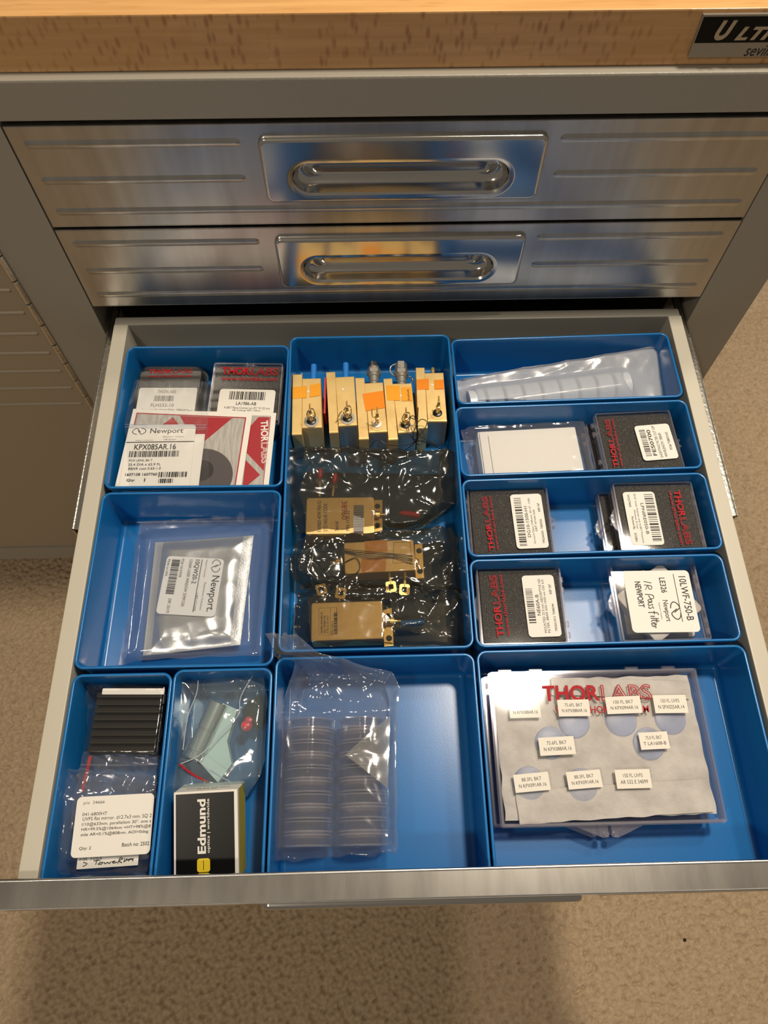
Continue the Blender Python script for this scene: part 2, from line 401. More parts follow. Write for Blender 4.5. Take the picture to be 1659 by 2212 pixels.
# ------------------------------------------------------------------ floor: looped carpet, real pile in the part one can see
def carpet():
    x0, x1, y0, y1, st = -31.0, 33.0, -18.0, 36.0, 0.075
    nx = int((x1-x0)/st)+1; ny = int((y1-y0)/st)+1
    X, Y = np.meshgrid(np.linspace(x0, x1, nx), np.linspace(y0, y1, ny))
    rs = np.random.RandomState(4); c = 0.235
    a = math.radians(33); U = (X*math.cos(a)+Y*math.sin(a))/(c*1.25)+500; V = (-X*math.sin(a)+Y*math.cos(a))/(c*0.95)+500
    J = rs.rand(1000, 1000, 3); iu = np.floor(U).astype(int); iv = np.floor(V).astype(int)
    best = np.full(X.shape, 9.0); H = np.zeros(X.shape)
    for du in (-1, 0, 1):
        for dv in (-1, 0, 1):
            j = J[(iu+du) % 1000, (iv+dv) % 1000]
            d = (iu+du+0.1+0.8*j[..., 0]-U)**2+(iv+dv+0.1+0.8*j[..., 1]-V)**2
            k = d < best; best = np.where(k, d, best); H = np.where(k, j[..., 2], H)
    Z = 0.30*np.sqrt(np.clip(1-best*1.75, 0, 1))+0.06*H+0.012*rs.rand(*X.shape)-0.27
    P = np.stack([X, Y, Z+FLOOR], -1).reshape(-1, 3)
    idx = np.arange(nx*ny).reshape(ny, nx)
    F = np.stack([idx[:-1, :-1], idx[:-1, 1:], idx[1:, 1:], idx[1:, :-1]], -1).reshape(-1, 4)
    B = 90.0; zf = FLOOR-0.08; n0 = len(P)
    Q = np.array([(x, y, zf) for y in (-B, y0, y1, B) for x in (-B, x0, x1, B)])
    G = np.array([(n0+r*4+k, n0+r*4+k+1, n0+r*4+k+5, n0+r*4+k+4) for r in range(3) for k in range(3) if not (r == 1 and k == 1)])
    P = np.vstack([P, Q]); F = np.vstack([F, G])
    P = P*IN-np.array([0, 0, FLOOR*IN])
    me = bpy.data.meshes.new('floor')
    me.vertices.add(len(P)); me.vertices.foreach_set('co', P.ravel())
    me.loops.add(F.size); me.loops.foreach_set('vertex_index', F.ravel().astype(np.int32))
    me.polygons.add(len(F)); me.polygons.foreach_set('loop_start', np.arange(0, F.size, 4, dtype=np.int32))
    me.polygons.foreach_set('use_smooth', np.ones(len(F), bool))
    me.update(calc_edges=True); me.materials.append(MATS['carpet'])
    o = bpy.data.objects.new('floor', me); COL.objects.link(o)
    tag(o, 'tan looped pile carpet under the workbench', 'carpet', kind='structure')
carpet()
mb = None

# ------------------------------------------------------------------ worktop with its badge
YF = 13.09
wt = thing('worktop', 'pale beech wood worktop on top of the grey steel cabinet', 'worktop', (-13.4, 24.0, 9.36))
def eased_box(mb, x0, x1, y0, y1, z0, z1, e, mat=0):
    mb.M = Matrix.Translation(((x0+x1)/2, (y0+y1)/2, 0)); mb.slab(x1-x0, y1-y0, z0, z1, e*1.5, e, mat); mb.M = Matrix.Identity(4)
mb = MB(); eased_box(mb, -41, 14.3, 13.32, 35, 9.36, 10.84, 0.07); sl = mb.build('slab', ['beech', 'beech_top'], wt)
for q in sl.data.polygons: q.material_index = 1 if q.normal.z > 0.6 else 0
bd = MB()
bx0, bx1 = 7.70, 11.9
bd.box(bx0, bx1, 13.24, 13.33, 9.64, 10.73, 0)
bd.add([(bx0+0.03, 13.236, 10.02), (bx1-0.03, 13.236, 10.02), (bx1-0.03, 13.236, 10.68), (bx0+0.03, 13.236, 10.68)], [(0, 1, 2, 3)], 1)
badge = bd.build('badge', ['badge_silver', 'black_print'], wt)
badge['label'] = 'black and silver name badge'
def front_text(name, parent, mat, y, items, depth=0.03):
    mb = MB()
    for st, x0, x1, z0, z1, sh, b in items:
        vs, fs = text_geo(st, b, 0, sh)
        a0 = min(q[0] for q in vs); a1 = max(q[0] for q in vs); b0 = min(q[1] for q in vs); b1 = max(q[1] for q in vs)
        P = [(x0+(x1-x0)*(q[0]-a0)/(a1-a0), z0+(z1-z0)*(q[1]-b0)/(b1-b0)) for q in vs]
        mb.add([(a, y-depth, b) for a, b in P], fs, 0); mb.add([(a, y, b) for a, b in P], [f[::-1] for f in fs], 0)
        # side walls of the raised letters
        ec = {}
        for f in fs:
            for i in range(len(f)):
                e = (f[i], f[(i+1) % len(f)]); k = tuple(sorted(e)); ec[k] = ec.get(k, 0)+1
        for (i, j), c in ec.items():
            if c == 1: mb.add([(P[i][0], y-depth, P[i][1]), (P[j][0], y-depth, P[j][1]), (P[j][0], y, P[j][1]), (P[i][0], y, P[i][1])], [(0, 1, 2, 3)], 0)
    return mb.build(name, mat, parent, smooth=0)
ua = aty((1541, 84), 13.2); ub = aty((1594, 42), 13.2); la = aty((1585, 84), 13.2); lb = aty((1613, 55), 13.2)
cx = ub.x-0.02
front_text('raised_letters', badge, 'zinc', 13.236, [('U', ua.x, ub.x+0.02, 10.10, 10.60, 0.33, 0.05),
    ('LTRA', la.x+0.02, la.x+1.50, 10.10, 10.44, 0.33, 0.04), ('HD', la.x+1.62, la.x+2.40, 10.10, 10.60, 0.33, 0.05)])
sa = aty((1612, 110), 13.2)
front_text('maker_print', badge, 'ink', 13.238, [('seville classics', sa.x, sa.x+1.95, 9.66, 9.96, 0.25, 0.0)], 0.004)

# ------------------------------------------------------------------ cabinet: shell, door, drawers
cab = thing('tool_cabinet', 'grey steel workbench cabinet with stainless drawers, third drawer pulled open', 'cabinet', (-13.4, 24.0, FLOOR))
XR = 13.66
mb = MB()
eased_box(mb, -40.5, XR, 13.04, 33.5, 8.13, 9.36, 0.10)                 # top rail
mb.box(-13.40, -11.25, YF, 15.2, -21.3, 8.14)                            # stile beside the door
mb.box(11.55, XR, YF, 15.2, -21.3, 8.14)                                # right stile
mb.box(-40.5, -37.0, YF, 15.2, -21.3, 8.14)
mb.box(-40.5, XR, YF-0.03, 33.5, -23.0, -21.3)                          # bottom rail
mb.build('frame', 'grey_paint', cab)
mb = MB()
mb.box(-13.40, -13.2, 15.2, 33.4, -21.3, 8.13); mb.box(XR-0.15, XR, 15.2, 33.4, -21.3, 8.13); mb.box(-40.5, -40.35, 15.2, 33.4, -21.3, 8.13)
mb.box(-40.4, XR-0.1, 33.2, 33.4, -21.3, 8.13)
mb.build('shell', 'grey_paint', cab)
def pill(mb, x0, x1, z, hh, y, dep, mat=0, sgn=-1):
    """long pressed rib with round ends, standing off a vertical sheet"""
    loops = []
    for k, (i, d) in enumerate(((0.0, 0), (0.35, 0.55), (0.7, 0.9), (0.97, 1.0))):
        r = hh*(1-i)
        q = [(x1-hh+r*math.sin(t), z+r*math.cos(t)) for t in np.linspace(0, math.pi, 7)]+[(x0+hh-r*math.sin(t), z-r*math.cos(t)) for t in np.linspace(0, math.pi, 7)]
        loops.append([(a, y+sgn*dep*d, b) for a, b in q])
    mb.loft(loops, mat, False, True)
# side door with piano hinge
mb = MB()
mb.box(-36.8, -13.58, YF+0.02, YF+0.8, -21.1, 7.95)
for k in range(12): pill(mb, -33.0, -13.82+0.0*k, 7.42-1.185*k, 0.09, YF+0.021, 0.06)
door = mb.build('side_door', 'tan_steel', cab)
mb = MB()
for k in range(25):
    z1 = 7.9-1.17*k; mb.M = TR(-13.47, YF-0.02, 0); mb.lathe([(0.11, z1-1.13), (0.13, z1-1.10), (0.13, z1-0.04), (0.11, z1)], 12)
mb.M = Matrix.Identity(4)
mb.build('hinge', 'zinc', door)
def stadium(hw, hh, n=12):
    q = [(hw-hh+hh*math.cos(t), hh*math.sin(t)) for t in np.linspace(-math.pi/2, math.pi/2, n)]
    return q+[(-hw+hh+hh*math.cos(t), hh*math.sin(t)) for t in np.linspace(math.pi/2, 3*math.pi/2, n)]
def matched(outer, inner):
    """resample two closed outlines by direction so that they can be lofted"""
    return outer, inner
def make_handle(parent, ztop, yf):
    hx, hz = 0.17, ztop-1.51; sx, sz = 0.12, ztop-1.78
    W2, H2 = 4.24, 1.13; SW, SH = 3.30, 0.54; pr = 0.17
    n = 40
    def rr(hw, hh, r, cx, cz):
        q = []
        # n points per side walk so that indices match between the rounded rectangle and the stadium
        for i in range(4*n):
            t = i/(4*n)
            q.append(_walk(hw, hh, r, t, cx, cz))
        return q
    L = []
    def add(hw, hh, r, d, cx=hx, cz=hz): L.append([(a, yf-d, b) for a, b in rr(hw, hh, r, cx, cz)])
    add(W2, H2, 0.22, 0.0); add(W2, H2, 0.22, pr-0.09); add(W2-0.03, H2-0.03, 0.20, pr-0.03); add(W2-0.09, H2-0.09, 0.16, pr); add(W2-0.12, H2-0.12, 0.14, pr)
    add(SW+0.19, SH+0.19, SH+0.19, pr, sx, sz); add(SW+0.15, SH+0.15, SH+0.15, pr, sx, sz); add(SW+0.05, SH+0.05, SH+0.05, pr-0.02, sx, sz); add(SW, SH, SH, pr-0.09, sx, sz)
    mb = MB(); mb.loft(L, 0, False, False)
    # the scooped cup behind the slot: two troughs and a ridge shaped after the curved back's reflection, flaring out at both ends
    def cup(s, t):
        x = -SW+2*SW*s; e = 1.0
        rx = max(0.0, (abs(x)-(SW-SH))/SH); half = SH*math.sqrt(max(0.0, 1-min(rx, 1)**2)); z = -half+2*half*t
        zz = z/SH
        edge = max(0.0, 1-(max(rx, 0.0)**2+zz*zz) if rx > 0 else 1-zz*zz)
        dp = 0.50*edge**0.42
        fl = min(1.0, max(0.0, (SW-0.18-abs(x))/0.75)); fl = fl*fl*(3-2*fl)
        rw = 0.22+0.30*(1-fl)
        ridge = math.exp(-((zz-0.02)/rw)**2)*0.34*min(1, fl*1.4)
        return (sx+x, yf-(pr-0.09)+max(dp-ridge*min(1, edge*2), 0.0), sz+z)
    mb.grid(cup, 72, 22, 0)
    return mb.build('handle', 'polished_steel', parent, smooth=40)
def _walk(hw, hh, r, t, cx, cz):
    """point at fraction t round a rounded rectangle; a quarter of the samples per corner/side pair"""
    r = min(r, hh-1e-3)
    segs = []
    a, b = hw-r, hh-r
    k = t*8; i = int(k) % 8; f = k-int(k)
    if i == 0: q = (hw, -b+2*b*f)
    elif i == 1: th = f*math.pi/2; q = (a+r*math.cos(th), b+r*math.sin(th))
    elif i == 2: q = (a-2*a*f, hh)
    elif i == 3: th = math.pi/2+f*math.pi/2; q = (-a+r*math.cos(th), b+r*math.sin(th))
    elif i == 4: q = (-hw, b-2*b*f)
    elif i == 5: th = math.pi+f*math.pi/2; q = (-a+r*math.cos(th), -b+r*math.sin(th))
    elif i == 6: q = (-a+2*a*f, -hh)
    else: th = 1.5*math.pi+f*math.pi/2; q = (a+r*math.cos(th), -b+r*math.sin(th))
    return (cx+q[0], cz+q[1])
DX0, DX1 = -11.19, 11.50
def front_panel(mb, ztop, zbot, yf, mat=0, board=True):
    e = 0.05
    cz = [(zbot, ztop)]
    # a sheet folded back at the edges, with a slot left free behind the handle
    hx0, hx1 = -3.6, 3.8; z0, z1 = ztop-2.45, ztop-1.15
    for (a, b, c, d) in ((DX0, hx0, zbot, ztop), (hx1, DX1, zbot, ztop), (hx0, hx1, zbot, z0), (hx0, hx1, z1, ztop)):
        mb.add([(a, yf, c), (b, yf, c), (b, yf, d), (a, yf, d)], [(0, 1, 2, 3)], mat)
    if board: mb.box(DX0, DX1, yf+0.60, yf+0.68, zbot, ztop, mat)
    E = 0.0
    for q in ([(DX0, yf, zbot), (DX0, yf, ztop), (DX0, yf+.66, ztop), (DX0, yf+.66, zbot)], [(DX1, yf, zbot), (DX1, yf+.66, zbot), (DX1, yf+.66, ztop), (DX1, yf, ztop)],
              [(DX0, yf, ztop), (DX1, yf, ztop), (DX1, yf+.66, ztop), (DX0, yf+.66, ztop)], [(DX0, yf, zbot), (DX0, yf+.66, zbot), (DX1, yf+.66, zbot), (DX1, yf, zbot)]):
        mb.add(q, [(0, 1, 2, 3)], mat)
    # rolled top and bottom arrises
    mb.tube([(DX0, yf+0.03, ztop-0.025), (DX1, yf+0.03, ztop-0.025)], 0.035, 8, mat)
    mb.tube([(DX0, yf+0.03, zbot+0.025), (DX1, yf+0.03, zbot+0.025)], 0.035, 8, mat)
    for dz, l1, r0 in ((0.58, -4.57, 4.76), (1.82, -4.61, 4.81)):
        pill(mb, DX0+0.36, l1, ztop-dz, 0.145, yf, 0.042, mat); pill(mb, r0, DX1-0.37, ztop-dz, 0.145, yf, 0.042, mat)
    pill(mb, DX0+0.33, DX1-0.34, ztop-2.99, 0.145, yf, 0.042, mat)
for zt, zb in ((7.97, 4.37), (4.22, 0.63), (-3.30, -9.0), (-9.2, -21.1)):
    mb = MB(); front_panel(mb, zt, zb, YF)
    d = mb.build('drawer', 'steel', cab, smooth=30)
    make_handle(d, zt, YF)
# the open drawer
YO = -6.72; ZO = 0.47
mb = MB(); front_panel(mb, ZO, -3.13, YO, 0, False)
mb.add([(DX0, YO+0.02, ZO+0.004), (DX1, YO+0.02, ZO+0.004), (DX1, YO+0.685, ZO+0.004), (DX0, YO+0.685, ZO+0.004)], [(0, 1, 2, 3)], 1)
mb.tube([(DX0, YO+0.67, ZO-0.035), (DX1, YO+0.67, ZO-0.035)], 0.05, 12, 0)
od = mb.build('drawer', ['steel', 'steel_lip'], cab, smooth=30)
make_handle(od, ZO, YO)
LX0, LX1, RX0, RX1 = -10.60, -10.05, 10.46, 10.98
for x0, x1, nm in ((LX0, LX1, 'side_panel'), (RX0, RX1, 'side_panel')):
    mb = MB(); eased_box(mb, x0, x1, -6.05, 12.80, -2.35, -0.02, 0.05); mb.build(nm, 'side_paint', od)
mb = MB(); eased_box(mb, LX0+0.02, RX1-0.05, 12.72, 13.12, -2.35, 0.0, 0.06); mb.build('back_panel', 'back_paint_shaded', od)
mb = MB(); mb.box(LX1-0.1, RX0+0.1, -6.05, 12.75, -2.30, -2.12); mb.build('bottom_panel', 'side_paint', od)
for xa, sg in ((LX0, -1), (RX1, 1)):
    mb = MB()
    # moving channel: a C profile that stops short of the front, end of the channel dark inside
    o = xa+sg*0.14; u = xa+sg*0.44
    for za in (-0.62, -2.05): mb.box(min(o, u), max(o, u), 4.55, 14.2, za-0.07, za)
    mb.box(min(u, u+sg*0.05), max(u, u+sg*0.05), 4.55, 14.2, -2.12, -0.62)
    mb.tube([(u+sg*0.0, 4.55, -0.66), (u, 14.2, -0.66)], 0.055, 8); mb.tube([(o, 4.55, -0.60), (o, 14.2, -0.60)], 0.04, 8)
    mb.build('slide_rail', 'zinc', od)
    mb = MB()
    mb.box(min(xa, xa+sg*0.09), max(xa, xa+sg*0.09), -5.9, 13.5, -1.85, -0.85)
    mb.tube([(xa+sg*0.09, -5.9, -0.85), (xa+sg*0.09, 13.5, -0.85)], 0.035, 8)
    mb.build('slide_rail', 'zinc', od)
# near-black bar standing in for the shade in the slot above the open drawer
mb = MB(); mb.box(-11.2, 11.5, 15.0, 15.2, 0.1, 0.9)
mb.build('slot_shade_bar', 'dark', cab)
for x, y in ((-38, 15.5), (11.5, 15.8), (-38, 31), (11.5, 31)):
    mb = MB(); mb.M = Matrix.Translation((x, y, FLOOR+1.55)) @ Matrix.Rotation(math.pi/2, 4, 'Y')
    mb.lathe([(0.4, -0.6), (1.45, -0.6), (1.6, -0.45), (1.6, 0.45), (1.45, 0.6), (0.4, 0.6)], 28, 0)
    mb.M = Matrix.Translation((x, y, 0)); mb.box(-0.85, -0.7, -0.6, 0.6, FLOOR+1.4, -23.0, 1); mb.box(0.7, 0.85, -0.6, 0.6, FLOOR+1.4, -23.0, 1); mb.box(-1.4, 1.4, -1.4, 1.4, -23.15, -23.0, 1)
    mb.build('caster', ['black_plastic', 'zinc'], cab)

# ------------------------------------------------------------------ blue bins
ZF = -1.93                       # top of a bin's floor
BINS = {}
def storage_bin(key, label, tl, tr, br=None, bl=None, yfront=None):
    a, b = at(tl), at(tr)
    if yfront is None: c, d = at(br), at(bl)
    else:
        d = Vector((a.x+(a.y-yfront)*0.012, yfront, 0)); c = Vector((b.x+(b.y-yfront)*0.012, yfront, 0))
        if br is not None: d.x, c.x = bl, br
    ctr = (a+b+c+d)/4; ang = math.atan2((b-a).y+(c-d).y, (b-a).x+(c-d).x)
    w = ((b-a).length+(c-d).length)/2-0.02; dp = ((a-d).length+(b-c).length)/2-0.02
    if yfront is not None: ang *= 0.4
    mb = MB(); mb.M = TR(ctr.x, ctr.y, 0, ang); r = 0.30; t = 0.085
    def L(i, z, rr=None): return [(x, y, z) for x, y in rrect(w-2*i, dp-2*i, max((rr or r)-i, 0.06), 6)]
    mb.loft([L(0.14, -2.02), L(0.09, -2.05+0.06), L(0.055, -0.20), L(0.035, -0.20), L(0.0, -0.17), L(0.0, -0.02), L(0.02, 0.0), L(t-0.02, 0.0), L(t, -0.02), L(t+0.01, -0.2), L(t+0.045, ZF+0.13), L(t+0.075, ZF+0.04), L(t+0.16, ZF), L(t+0.20, ZF), L(t+0.45, ZF)], 0, True, True)
    o = mb.build('storage_bin', 'blue_plastic', smooth=50)
    tag(o, label, 'bin', 'blue plastic bins in the open drawer'); BINS[key] = (ctr, w, dp, ang)
    return o
storage_bin('LR', 'blue plastic bin in the rear left corner holding lens packets and red printed cards', (272, 748), (625, 744), (612, 1052), (225, 1055))
storage_bin('LM', 'square blue bin at the left side holding the silver foil pouch', (219, 1062), (613, 1058), (586, 1438), (158, 1447))
storage_bin('CR', 'long blue bin in the middle holding the gold metal modules', (626, 727), (972, 721), (1025, 1400), (598, 1410))
storage_bin('R1', 'rearmost wide blue bin at the right, holding the milky bag', (975, 732), (1444, 717), (1478, 857), (984, 874))
storage_bin('R2', 'wide blue bin holding a white card in a clear bag and one foam box stack', (984, 878), (1487, 862), (1517, 1011), (992, 1030))
storage_bin('R3', 'wide blue bin with a foam box at each end and bare blue floor between', (997, 1036), (1527, 1018), (1562, 1187), (1010, 1203))
storage_bin('R4', 'wide blue bin holding one foam box and the clear box with handwriting', (1012, 1209), (1562, 1193), (1604, 1386), (1028, 1398))
storage_bin('FR', 'big blue bin in the front right corner holding the large clear lens case', (1023, 1406), (1607, 1390), yfront=-6.40, bl=2.16, br=10.34)
storage_bin('FC', 'half empty blue bin at the front centre with the bag of clear cases', (590, 1420), (1023, 1409), yfront=-6.40, bl=-3.92, br=2.08)
storage_bin('FA', 'narrow blue bin in the front left corner holding small bags', (157, 1455), (372, 1452), yfront=-6.40, bl=-9.98, br=-6.98)
storage_bin('FB', 'narrow blue bin holding the black and yellow carton', (373, 1446), (586, 1440), yfront=-6.40, bl=-6.96, br=-3.96)

# ------------------------------------------------------------------ clear hinged boxes with foam
def box_frame(tl, tr, z, depth, width=None):
    a, b = at(tl, z), at(tr, z)
    X = (b-a); w = width or X.length; X.normalize(); Y = Vector((-X.y, X.x, 0))
    ctr = a+X*w/2-Y*depth/2; ctr.z = z
    return ctr, w, depth, math.atan2(X.y, X.x)
def hinge_bits(mb, w, d, side, zj, mat, latch=True):
    """knuckles on one side and a flared catch tab on the other; side 'W','E','N','S'"""
    keep = mb.M
    rot = {'E': 0, 'N': math.pi/2, 'W': math.pi, 'S': -math.pi/2}[side]
    L, D = (d, w) if side in 'EW' else (w, d)
    mb.M = keep @ Matrix.Rotation(rot, 4, 'Z')
    for yy in (-L*0.36, -L*0.22, L*0.22, L*0.36):
        mb.tube([(D/2+0.07, yy-0.09, zj), (D/2+0.07, yy+0.09, zj)], 0.065, 10, mat)
        mb.box(D/2-0.01, D/2+0.07, yy-0.07, yy+0.07, zj-0.05, zj+0.05, mat)
    if latch:
        q = [(-D/2, -0.42), (-D/2-0.06, -0.34), (-D/2-0.16, -0.10), (-D/2-0.16, 0.10), (-D/2-0.06, 0.34), (-D/2, 0.42)]
        mb.loft([[(x, y, zj-0.03) for x, y in q], [(x, y, zj+0.03) for x, y in q]], mat, True, True)
        for yy in (-0.12, 0.12): mb.tube([(-D/2-0.13, yy, zj-0.10), (-D/2-0.13, yy, zj+0.10)], 0.05, 8, mat)
    mb.M = keep
def clear_box(name, label, cat, ctr, w, d, ang, th, hinge, group=None, foam=True, lid_prints=(), zrel=0.0):
    z = ctr.z
    t = thing(name, label, cat, (ctr.x, ctr.y, z-th), group)
    M = TR(ctr.x, ctr.y, z, ang); tl_ = min(0.26, th*0.35)
    mb = MB(); mb.M = M; mb.tray(w-0.06, d-0.06, -th, -tl_-0.005, 0.08, 0.045, 0, True); hinge_bits(mb, w, d, hinge, -tl_-0.06, 1)
    mb.slab(w-0.02, d-0.02, -tl_-0.10, -tl_-0.06, 0.09, 0, 1) if False else None
    ring(mb, w, d, -tl_-0.09, -tl_-0.01, 0.05, 1); ring(mb, w-0.05, d-0.05, -th, -th+0.05, 0.05, 1)
    mb.build('base', ['acrylic', 'acrylic_edge'], t)
    mb = MB(); mb.M = M; mb.tray(w, d, -tl_, 0.0, 0.08, 0.045, 0, False); ring(mb, w, d, -0.035, 0.0, 0.055, 1); ring(mb, w+0.03, d+0.03, -tl_, -tl_+0.045, 0.06, 1)
    mb.M = Matrix.Identity(4)
    for (F, pw, ph, items) in lid_prints: prints(mb, F, pw, ph, items, 0.006)
    mb.build('lid', ['acrylic', 'acrylic_edge', 'red_ink'], t)
    if foam:
        mb = MB(); mb.M = M; mb.slab(w-0.17, d-0.17, -th+0.06, -0.06, 0.06, 0.03); mb.build('foam_insert', 'foam', t)
    return t
def ring(mb, w, d, z0, z1, t, mat):
    def L(i, z): return [(x, y, z) for x, y in rrect(w-2*i, d-2*i, 0.08-min(i, 0.05))]
    mb.loft([L(0, z0), L(0, z1), L(t, z1), L(t, z0), L(0, z0)], mat)
def brand(tl, tr, bl, z, style='mix', web='www.thorlabs.com'):
    F, w, h = frame(tl, tr, bl, z)
    it = [('t', 'THOR', 0.0, 0.0, 0.50, 0.56, {'b': 0.035, 'm': 2})]
    it.append(('t', 'LABS', 0.515, 0.0, 1.0, 0.56, {'o': 0.022, 'm': 2}))
    it.append(('t', web, 0.0, 0.70, 1.0, 0.98, {'b': 0.012, 'm': 2}))
    return (F, w, h, it)
def put_box(name, label, tl, tr, z, depth, th, hinge, prn=None, stk=None, group=None, foam=True, width=None):
    c, w, d, a = box_frame(tl, tr, z, depth, width)
    t = clear_box(name, label, 'box', c, w, d, a, th, hinge, group, foam, prn or [])
    if stk:
        for s in stk: sticker(s.get('name', 'label'), t, s['tl'], s['tr'], s['bl'], z+0.004, s['items'], r=s.get('r', 0.12))
    return t, c, w, d, a
GB = 'clear foam lined boxes in the bins'
TOPZ = -0.55
# rear left: foam box with printed sticker
LAz = -0.60
put_box('lens_box', 'clear lens box with black foam and a barcode sticker in the rear left bin', (463, 783), (612, 785), LAz, 2.55, 1.30, 'S',
    [brand((481, 793), (602, 795), (481, 822), LAz)],
    [dict(tl=(476, 840), tr=(596, 843), bl=(472, 902), items=[('bar', .18, .08, .83, .37, 1, {'n': 70}), ('t', 'LA1986-AB', .32, .44, .68, .56, {'b': .012}),
      ('t', 'N-BK7 Plano-Convex Len Ø1" f=125 mm', .12, .61, .93, .69), ('t', 'AR Coating: 400-1100nm', .27, .71, .77, .78), ('t', 'W3277477/W326030', .12, .82, .42, .88), ('t', 'Packed By', .50, .82, .70, .89), ('t', 'BH722', .78, .82, .88, .88)])], GB)
# second row at the right: stack of two
z2 = -0.50
t_, c, w, d, a = put_box('lens_box', 'upper foam box of the pair beside the white card, tall sticker at its right', (1284, 893), (1446, 885), z2, 2.62, 0.66, 'W',
    [brand((1326, 1009), (1305, 906), (1346, 1004), z2)],
    [dict(tl=(1391, 996), tr=(1369, 921), bl=(1468, 993), items=[('bar', .12, .10, .88, .27, 2, {'n': 60}), ('t', 'FES0700', .12, .31, .86, .42, {'b': .02}), ('t', 'SHORTPASS FILTER CUT OFF', .05, .49, .97, .57),
      ('t', 'WAVELENGTH  700NM', .06, .62, .74, .70), ('t', 'PO# T0843163', .25, .82, .75, .90)])], GB)
c2 = c.copy(); c2.z = z2-0.67; c2.x -= 0.16; c2.y += 0.03
clear_box('lens_box', 'lower foam box of the pair beside the white card, mostly hidden', 'box', c2, w, d, a, 0.72, 'W', GB)
# third row
z3 = -0.55
put_box('lens_box', 'foam box at the left end of the third wide bin, barcode sticker lengthwise', (1008, 1053), (1181, 1050), z3, 2.60, 1.34, 'W',
    [brand((1057, 1190), (1040, 1073), (1078, 1187), z3)],
    [dict(tl=(1117, 1186), tr=(1101, 1069), bl=(1186, 1182), items=[('bar', .05, .10, .93, .33, 3, {'n': 75}), ('t', 'DG10-1500-H1', .20, .39, .77, .49, {'b': .008}), ('t', 'Ground Glass Diffuser, Ø1.0", 1500', .08, .55, .92, .62),
      ('t', 'GRIT w/1mm hole', .30, .65, .70, .72), ('t', 'TP0254/0301  T0829226', .08, .83, .52, .90), ('t', 'INSP 1367', .66, .83, .82, .90)])], GB)
z3b = -0.40
t_, c, w, d, a = put_box('lens_box', 'upper foam box, third wide bin, red lettering at its right edge', (1322, 1043), (1493, 1039), z3b, 2.55, 0.66, 'E',
    [brand((1468, 1059), (1496, 1176), (1443, 1061), z3b)],
    [dict(tl=(1412, 1062), tr=(1436, 1177), bl=(1344, 1064), items=[('bar', .05, .06, .93, .34, 4, {'n': 75}), ('t', 'LPNIRE050-B', .22, .40, .80, .50, {'b': .008}), ('t', 'Ø1/2" Linear Polarizer with N-BK7 Protective', .04, .60, .96, .66),
      ('t', 'Windows, B Coat', .34, .70, .70, .76), ('t', 'W357909', .05, .80, .29, .87), ('t', 'Packed By', .47, .80, .71, .88), ('t', 'KCHEN', .78, .80, .93, .87)])], GB)
c2 = c.copy(); c2.z = z3b-0.67; c2.x -= 0.34; c2.y -= 0.02
clear_box('lens_box', 'lower foam box, third wide bin, its catch showing at the left', 'box', c2, w, d, a, 0.80, 'E', GB)
# fourth row
z4 = -0.55
put_box('lens_box', 'foam box in the fourth wide bin, nearest to the large lens case', (1028, 1226), (1209, 1223), z4, 2.60, 1.34, 'E',
    [brand((1074, 1376), (1056, 1243), (1103, 1373), z4)],
    [dict(tl=(1143, 1377), tr=(1126, 1244), bl=(1214, 1374), items=[('bar', .22, .06, .78, .28, 5, {'n': 60}), ('t', 'NE60A-B', .34, .34, .68, .45, {'b': .008}), ('t', 'MOUNTED 25.0 mm ABSORPTIVE ND', .06, .49, .94, .57),
      ('t', 'FILTER, BBAR 650-1050 nm OD 6.0', .06, .60, .92, .68), ('t', 'TP03031/013  T0980394', .08, .82, .52, .89), ('t', 'INSP 1367', .68, .80, .84, .88)])], GB)
z4b = -0.60
t, c, w, d, a = put_box('filter_box', 'clear box with a handwritten white label over folded tissue, fourth wide bin', (1317, 1219), (1500, 1214), z4b, 2.62, 1.28, 'E', None, None, None, False)
mb = MB(); mb.M = TR(c.x+0.02, c.y, 0, a+math.radians(33)); mb.slab(2.05, 1.95, z4b-0.50, z4b-0.10, 0.15, 0.06); mb.M = Matrix.Identity(4)
o = mb.build('tissue_wrap', 'tissue'); tag(o, 'folded grey tissue turned askew inside the clear handwritten box', 'tissue')
mb = MB(); mb.M = TR(c.x+0.05, c.y-0.02, 0, a); mb.slab(2.2, 2.1, z4b-1.22, z4b-0.51, 0.15, 0.05); mb.M = Matrix.Identity(4)
o = mb.build('padding_sheet', 'tissue'); tag(o, 'grey padding under the folded tissue in the clear handwritten box', 'padding')
def hand(word, u0, v0, u1, v1):
    return None
IRP = [[(.10, .70), (.28, .66)], [(.10, .62), (.22, .60), (.24, .54), (.16, .53), (.12, .60)], [(.15, .56), (.28, .52)],
       [(.38, .70), (.56, .67)], [(.38, .70), (.39, .60), (.47, .60), (.47, .67)], [(.50, .57), (.55, .53), (.50, .51), (.49, .56), (.56, .50)],
       [(.50, .47), (.54, .49), (.55, .45), (.50, .46)]]
hw_items = []
def hs(pts, wd=0.020): hw_items.append(('stroke', smoothpts([(0.02+a*0.93, 0.585+(b-0.53)*0.74) for a, b in pts], 3), wd))
hs([(.20, .545), (.17, .70)]); hs([(.235, .70), (.25, .565), (.30, .56), (.31, .61), (.25, .635), (.32, .69)])          # I R
hs([(.40, .72), (.415, .565), (.47, .56), (.475, .62), (.42, .65)]); hs([(.525, .60), (.49, .62), (.50, .68), (.53, .66), (.535, .60), (.55, .69)])
hs([(.60, .60), (.57, .615), (.595, .65), (.585, .69), (.56, .68)]); hs([(.65, .59), (.62, .61), (.645, .65), (.635, .69), (.61, .68)])
